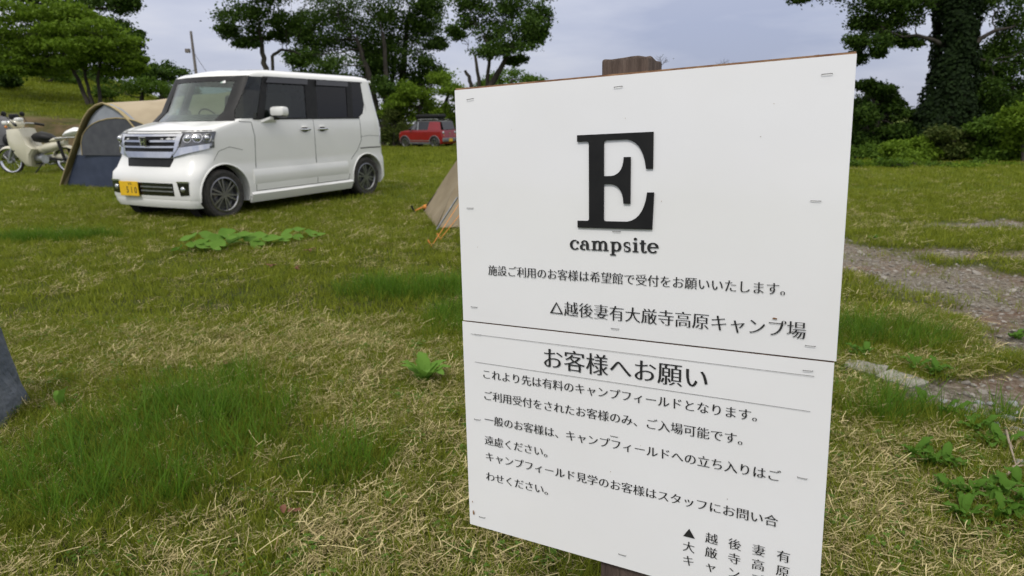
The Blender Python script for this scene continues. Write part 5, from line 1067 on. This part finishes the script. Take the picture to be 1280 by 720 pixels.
# ivy leaves hugging the trunk
g_ = np.random.default_rng(5); ks = 19/FPX; V, F = [], []
nI = 15000; t_ = g_.random(nI); uu = np.interp(t_, [0, .2, .45, .7, 1], [1180, 1184, 1192, 1196, 1192]); vv = np.interp(t_, [0, 1], [190, -40]); rad = np.interp(t_, [0, .15, .35, .6, .8, 1], [38, 33, 25, 21, 25, 28])*ks*g_.uniform(.80, 1.12, nI)
ang = g_.uniform(0, 6.283, nI); lump = 1+.08*np.sin(ang*3+t_*21)+.07*np.sin(ang*5-t_*37); ft = ivy.location
P_ = []
for i in range(nI):
    c = at(uu[i], vv[i], 19)-ft; P_.append((c.x+rad[i]*lump[i]*math.cos(ang[i]), c.y+rad[i]*lump[i]*math.sin(ang[i]), c.z))
P_ = np.array(P_); out_ = np.stack([np.cos(ang), np.sin(ang), np.full(nI, .3)], 1)+g_.normal(size=(nI, 3))*.45; out_ /= np.linalg.norm(out_, axis=1)[:, None]
t1 = np.cross(out_, g_.normal(size=(nI, 3))); t1 /= np.linalg.norm(t1, axis=1)[:, None]; t2 = np.cross(out_, t1); s_ = g_.uniform(.035, .075, (nI, 1))
V = np.stack([P_+t1*s_, P_+t2*s_*.7, P_-t1*s_, P_-t2*s_*.7], 1).reshape(-1, 3); fastmesh('ivy', V, np.arange(4*nI).reshape(nI, 4), L_ivy, ivy)
rb = [('bright leafy bush below the dark shrub tree beside the notice', 17.5, [(1076, 190, 16, 7), (1096, 194, 18, 6), (1060, 196, 18, 6), (1040, 192, 20, 8)], L_mid, .05),
      ('fresh green bush between the shrub tree and the ivy trunk', 16.5, [(1120, 186, 16, 8), (1142, 182, 18, 9), (1132, 196, 22, 7), (1158, 192, 14, 8)], L_bright, .05),
      ('tangled bush with dead twigs in front of the ivy trunk', 16.5, [(1180, 168, 18, 7), (1202, 170, 16, 7), (1170, 180, 18, 8), (1196, 188, 24, 9), (1216, 180, 14, 9)], L_olive, .05),
      ('bushy undergrowth right of the ivy trunk', 16, [(1232, 160, 20, 10), (1252, 172, 22, 12), (1226, 186, 22, 11), (1254, 194, 22, 9)], L_mid, .05),
      ('tall bush at the right edge of the picture below the tree', 15.2, [(1272, 150, 16, 14), (1285, 168, 22, 18), (1276, 190, 24, 12), (1300, 140, 22, 20)], L_bright, .05),
      ('dark bushes filling the gap behind the ivy trunk', 23, [(1215, 150, 24, 14), (1250, 140, 26, 16), (1280, 140, 24, 18), (1160, 172, 24, 12), (1235, 120, 20, 12)], L_dark, .07)]
for lb, Y, cl, mt, lf in rb: bush(lb, Y, cl, mt, lf*1.1, 1800, sub=20)
# low plants along the foot of the right hedge
for i in range(9):
    u = 1052+i*29; bush('%s of nine low leafy weed clumps along the foot of the right hedge' % ['leftmost', 'second from left', 'third from left', 'fourth from left', 'middle', 'fourth from right', 'third from right', 'second from right', 'rightmost'][i], 14.2+.5*math.sin(i*2.3), [(u, 203+math.sin(i*1.7)*3+i*.8, 16, 4), (u+14, 205+i*.8, 12, 3)], (L_mid, L_bright)[i % 2], .035, 520, 'weed_clump', 'weeds', group='weeds along the hedge foot')

# ------------------------------------------------------------------ utility pole with a slack wire
pt = at(238.5, 39, 55); M['pole'] = material('pole_grey', (.14, .12, .115), .8, col2=(.20, .18, .17), scale=6)
po = empty('utility_pole', (pt.x, 55, th(pt.x, 55)), 0, 'thin grey utility pole rising beyond the minivan roof', 'utility pole')
MB().tube([(0, 0, -.3), (0, 0, pt.z-po.location.z)], [.13, .09], 12).build('pole', M['pole'], po, True); 
w0 = at(239, 60, 55)-po.location; w1 = at(300, 118, 48)-po.location
MB().tube([w0.lerp(w1, i/8)-Vector((0, 0, .9*math.sin(math.pi*i/8))) for i in range(9)], .018, 5).build('wire', M['black_trim'], po)
MB().box(w0+Vector((-.3, 0, -.2)), (.35, .25, .30), bevel=.03).build('pole_fitting', M['pole'], po)

# ------------------------------------------------------------------ plants in the lawn
P_butter = leafmat('butterbur_leaf', (.085, .19, .022), (.17, .31, .05), .35, rough=.6); P_dock = leafmat('dock_leaf', (.055, .15, .02), (.10, .23, .035), .35, rough=.55); P_weed = leafmat('weed_leaf', (.050, .13, .012), (.11, .22, .028), .35, rough=.6)
def round_leaf(r_, seed, cup=.25):
    q = random.Random(seed); mb = MB(); rows = []
    ph = q.random()*6; rw = []
    for j in range(5):
        rr = r_*j/4; rw.append([Vector((rr*math.cos(a)*(1+.05*math.sin(5*a+ph)), rr*math.sin(a)*(1+.05*math.sin(5*a+ph)), cup*rr*rr/r_+.025*math.sin(4*a+ph)*(j/4)*r_*3)) for a in [R(18+324*k/18) for k in range(19)]])
    return mb.grid(rw)
def long_leaf(ln, wd, seed, arch_=.35, n=8):
    q = random.Random(seed); rows = []
    for i in range(n+1):
        t_ = i/n; w_ = wd*math.sin(math.pi*min(1, (t_*.92+.05)))**.75*(1+.07*math.sin(t_*26+seed)); z = ln*arch_*(math.sin(t_*2.2))*.75; x = ln*t_*(1-.12*t_)
        rows.append([Vector((x, -w_/2, z+w_*.16+.004*math.sin(t_*19))), Vector((x, -w_/4, z+.04*w_)), Vector((x, 0, z)), Vector((x, w_/4, z+.04*w_)), Vector((x, w_/2, z+w_*.16-.004*math.sin(t_*17)))])
    return MB().grid(rows)
protoL = {}
def leafpart(key, mk, mat, root, loc, rz, sc_=1, tilt=0, name='leaf', lean=0):
    if key not in protoL:
        o = mk().build(name, mat, root, True, 60); protoL[key] = o
    else: o = protoL[key].copy(); COL.objects.link(o); o.parent = root; o.name = name
    o.location = loc; o.rotation_euler = (lean, tilt, rz); o.scale = (sc_,)*3; return o
def plant(name, label, u, v, leaves, cat='plant', group=None):
    g0 = gp(u, v); root = empty(name, (g0.x, g0.y, gz(g0.x, g0.y)), 0, label, cat, group); return root
def butterbur(u, v, label, spots, s=1):
    r_ = plant('butterbur_plant', label, u, v, None); q = random.Random(int(u))
    for i, (dx, dy, h, rad, tl) in enumerate(spots):
        leafpart('b%d' % (i % 3), lambda i=i: round_leaf(.10, i), P_butter, r_, (dx, dy, h*.62), q.uniform(-.8, .8), rad/.125, tl, 'leaf', q.uniform(.1, .55))
    mb = MB()
    for dx, dy, h, rad, tl in spots: mb.tube([(dx*.3, dy*.3, 0), (dx*.7, dy*.7, h*.4), (dx, dy, h*.6)], .004, 5)
    mb.build('stem', P_butter, r_)['kind'] = 'stuff'
butterbur(258, 314, 'leftmost of three round-leaved plants in the lawn before the minivan, tallest clump', [(-.16, .05, .17, .10, -.3), (-.02, .12, .17, .11, .2), (-.20, -.10, .07, .07, -.5), (.04, -.12, .12, .10, .3), (.0, -.06, .13, .09, -.2), (.16, -.10, .11, .08, .35), (.15, .12, .20, .10, .1), (.28, .18, .17, .09, .1), (-.08, -.05, .10, .08, 0), (.08, .04, .15, .09, .2)])
butterbur(320, 308, 'middle of three round-leaved plants in the lawn, flat and wide', [(-.18, .0, .10, .10, .1), (0, .02, .10, .13, .0), (.15, .0, .09, .11, .1), (.05, -.10, .05, .08, .4), (.26, .05, .09, .08, .1)])
butterbur(374, 300, 'rightmost of three round-leaved plants in the lawn, small crumpled clump', [(-.10, 0, .10, .08, -.2), (0, .03, .13, .08, .1), (.12, 0, .08, .08, .3), (.20, .03, .06, .05, .1), (.02, -.08, .05, .06, .3)])
def rosette(name, label, u, v, n, ln, wd, mat, key, seed, spread=.0, tilt=(-.5, -.1), cat='plant', group=None):
    r_ = plant(name, label, u, v, None, cat, group); q = random.Random(seed)
    for i in range(n):
        a = i*2.4+q.uniform(-.3, .3); sx = q.uniform(0, spread)
        leafpart(key+str(i % 3), lambda i=i: long_leaf(ln, wd, i), mat, r_, (sx*math.cos(a*1.7), sx*math.sin(a*1.7), q.uniform(.0, .02)), a, q.uniform(.45, 1.1), q.uniform(*tilt))
    return r_
rosette('dock_plant', 'broad-leaved dock plant in the grass left of the notice', 530, 478, 10, .17, .055, P_butter, 'd', 3, .02, (-.7, -.1))
rosette('broadleaf_seedling', 'single pale broad leaf in tall grass beside the grey stone', 78, 512, 2, .10, .045, P_butter, 's', 9, .0, (-.9, -.5))
WG = [(1075, 448, 'low leafy weed above the concrete slab by the notice edge'), (1168, 470, 'leafy weed behind the right end of the concrete slab'), (1142, 462, 'leafy weed on the near side of the path above the slab'),
      (1150, 500, 'broad weed in the lush grass just below the concrete slab'), (1186, 516, 'broad weed left of the patch of loose grey stones'), (1216, 540, 'broad weed below the patch of loose grey stones'), (1240, 556, 'weed close to the right edge under the grey stones'),
      (1160, 582, 'leftmost weed of the large leafy drift at lower right'), (1192, 588, 'pale weed in the middle of the lower right leafy drift'), (1178, 622, 'weed at the lower left of the leafy drift'), (1212, 628, 'large weed at the bottom of the leafy drift'), (1238, 620, 'weed below centre of the drift at right'), (1262, 616, 'weed near the right edge in the leafy drift'), (1278, 640, 'weed cut by the right picture edge'), (1202, 652, 'lowest weed of the leafy drift at lower right'), (1252, 648, 'low weed at bottom right of the leafy drift'), (1140, 574, 'small weed starting the leafy drift beside dry grass'), (1270, 420, 'small weed at the right edge beside the brown soil'), (1095, 300, 'fresh weed at the far edge of the gravel path')]
for i, (u, v, lb) in enumerate(WG): rosette('broadleaf_weed', lb, u, v, 10+i % 4, .080, .026, P_weed, 'w', 30+i, .045, (-.6, -.05), 'weed', 'broad-leaved weeds along the path')
# concrete kerb slab, rocks, left marker stone
M['concrete'] = material('old_concrete', (.30, .29, .25), .9, col2=(.17, .155, .13), scale=14, detail=8, bump=.5, bscale=40)
M['stone'] = material('grey_stone', (.20, .205, .22), .8, col2=(.34, .335, .34), scale=16, detail=8, bump=.5, bscale=40); M['bluestone'] = material('blue_grey_stone', (.065, .080, .105), .75, col2=(.115, .130, .155), scale=9, detail=9, bump=.6, bscale=35)
def rock(name, label, cat, loc, s, mat, seed, group=None, rz=0, sub=3, amp=.22):
    bm = bmesh.new(); bmesh.ops.create_icosphere(bm, subdivisions=sub, radius=1); o3 = Vector((seed*3.1, seed*1.7, 0))
    for v_ in bm.verts:
        d = v_.co.normalized(); k = 1+amp*noise.noise(d*1.5+o3)+.10*amp/.22*noise.noise(d*4+o3); v_.co = Vector((d.x*s[0], d.y*s[1], d.z*s[2]))*k
    me = bpy.data.meshes.new(name); bm.to_mesh(me); bm.free(); me.materials.append(mat); me.polygons.foreach_set('use_smooth', [True]*len(me.polygons))
    o = bpy.data.objects.new(name, me); link(o); o.location = loc; o.rotation_euler = (0, 0, rz); return tag(o, label, cat, group)
def blockmesh(dx, dy, dz, seed, cuts=5, amp=.008):
    bm = bmesh.new(); bmesh.ops.create_cube(bm, size=1); bmesh.ops.subdivide_edges(bm, edges=bm.edges[:], cuts=cuts, use_grid_fill=True)
    for v_ in bm.verts:
        p = Vector((v_.co.x*dx, v_.co.y*dy, v_.co.z*dz)); c_ = max(0, abs(v_.co.x)+abs(v_.co.y)-.86); p *= (1-.12*c_)
        v_.co = p+Vector([noise.noise(p*14+Vector((seed, k*5, 0))) for k in range(3)])*amp
    me = bpy.data.meshes.new('b'); bm.to_mesh(me); bm.free(); return me
for i, (u0, v0, u1, v1, lb) in enumerate([((1062), 461, 1108, 470, 'left piece of the flat concrete edging slab in the lush grass'), (1112, 474, 1150, 487, 'right tilted piece of the flat concrete edging slab')]):
    a, b_ = gp(u0, v0), gp(u1, v1); me = blockmesh((b_-a).length+.02, .11, .07, i); me.materials.append(M['concrete']); o = bpy.data.objects.new('edging_slab', me); link(o); c = (a+b_)/2; o.location = (c.x, c.y+.02, gz(c.x, c.y)-.010); o.rotation_euler = (.06, .02, math.atan2(b_.y-a.y, b_.x-a.x)); tag(o, lb, 'slab')
SG = [(1195, 503, .020), (1214, 510, .028), (1232, 515, .022), (1250, 512, .030), (1262, 524, .024), (1276, 515, .028), (1268, 500, .022), (1225, 499, .018), (1244, 533, .022), (1272, 540, .026), (1180, 497, .017), (1210, 522, .016), (1288, 530, .03), (1240, 500, .018), (1276, 580, .022), (1258, 545, .018)]
for i, (u, v, s) in enumerate(SG):
    p = gp(u, v); rock('loose_stone', 'loose grey stone in the patch of stones at the right path edge', 'stone', (p.x, p.y, gz(p.x, p.y)+s*.25), (s*1.0, s*.75, s*.5), M['stone'], i+3, 'loose grey stones at the path edge', i*1.3, 2, .5)
rk = MB(); p1 = gp(40, 528); me = blockmesh(.30, .26, .62, 9, 7, .012); me.materials.append(M['bluestone']); o = bpy.data.objects.new('marker_stone', me); link(o); o.location = (p1.x-.255, p1.y+.02, .06); o.rotation_euler = (.05, -.14, .25); tag(o, 'blue-grey leaning stone post cut by the left edge of the picture', 'stone post')
for p in me.polygons: p.use_smooth = False
# dead twigs at the lower right, brown leaves in the lawn
M['twig'] = material('dead_twig', (.22, .17, .12), .9, col2=(.36, .30, .23), scale=30); M['deadleaf'] = material('dead_leaf', (.10, .038, .020), .9, col2=(.17, .075, .04), scale=20)
for i, (u0, v0, u1, v1) in enumerate([(1254, 604, 1282, 592), (1256, 540, 1268, 590), (1262, 548, 1290, 566)]):
    a, b_ = gp(u0, v0), gp(u1, v1); a.z = gz(a.x, a.y)+.02; b_.z = gz(b_.x, b_.y)+.03; m = MB(); m.tube([Vector((0, 0, 0)), (b_-a)*.5+Vector((0, .01, .01)), b_-a], [.004, .0035, .002], 6); m.tube([(b_-a)*.5+Vector((0, .01, .01)), (b_-a)*.8+Vector((.02, .03, .01))], [.0025, .001], 5)
    o = m.build('fallen_twig', M['twig'], None, True, loc=a); tag(o, ['pale dead twig lying by the right picture edge', 'dark twig standing across the lower path edge', 'thin forked twig among stones at right'][i], 'twig')
for i, (u, v, lb) in enumerate([(283, 462, 'reddish dead leaf litter in the lawn left of centre'), (340, 336, 'reddish dead leaf in front of the middle round-leaved plant'), (388, 318, 'red-brown dead leaf below the rightmost round-leaved plant'), (372, 340, 'small brown dead leaf in the grass before the minivan'), (365, 650, 'red-brown dead leaf at the bottom beside the notice')]):
    p = gp(u, v); r_ = empty('dead_leaf', (p.x, p.y, gz(p.x, p.y)+.02), i, lb, 'leaf')
    for k in range(3): leafpart('x%d' % k, lambda k=k: long_leaf(.06, .03, k, .2), M['deadleaf'], r_, (.02*k-.02, .015*math.sin(k*3), .004*k), k*2.1, 1 if v < 400 else .6, -.1)
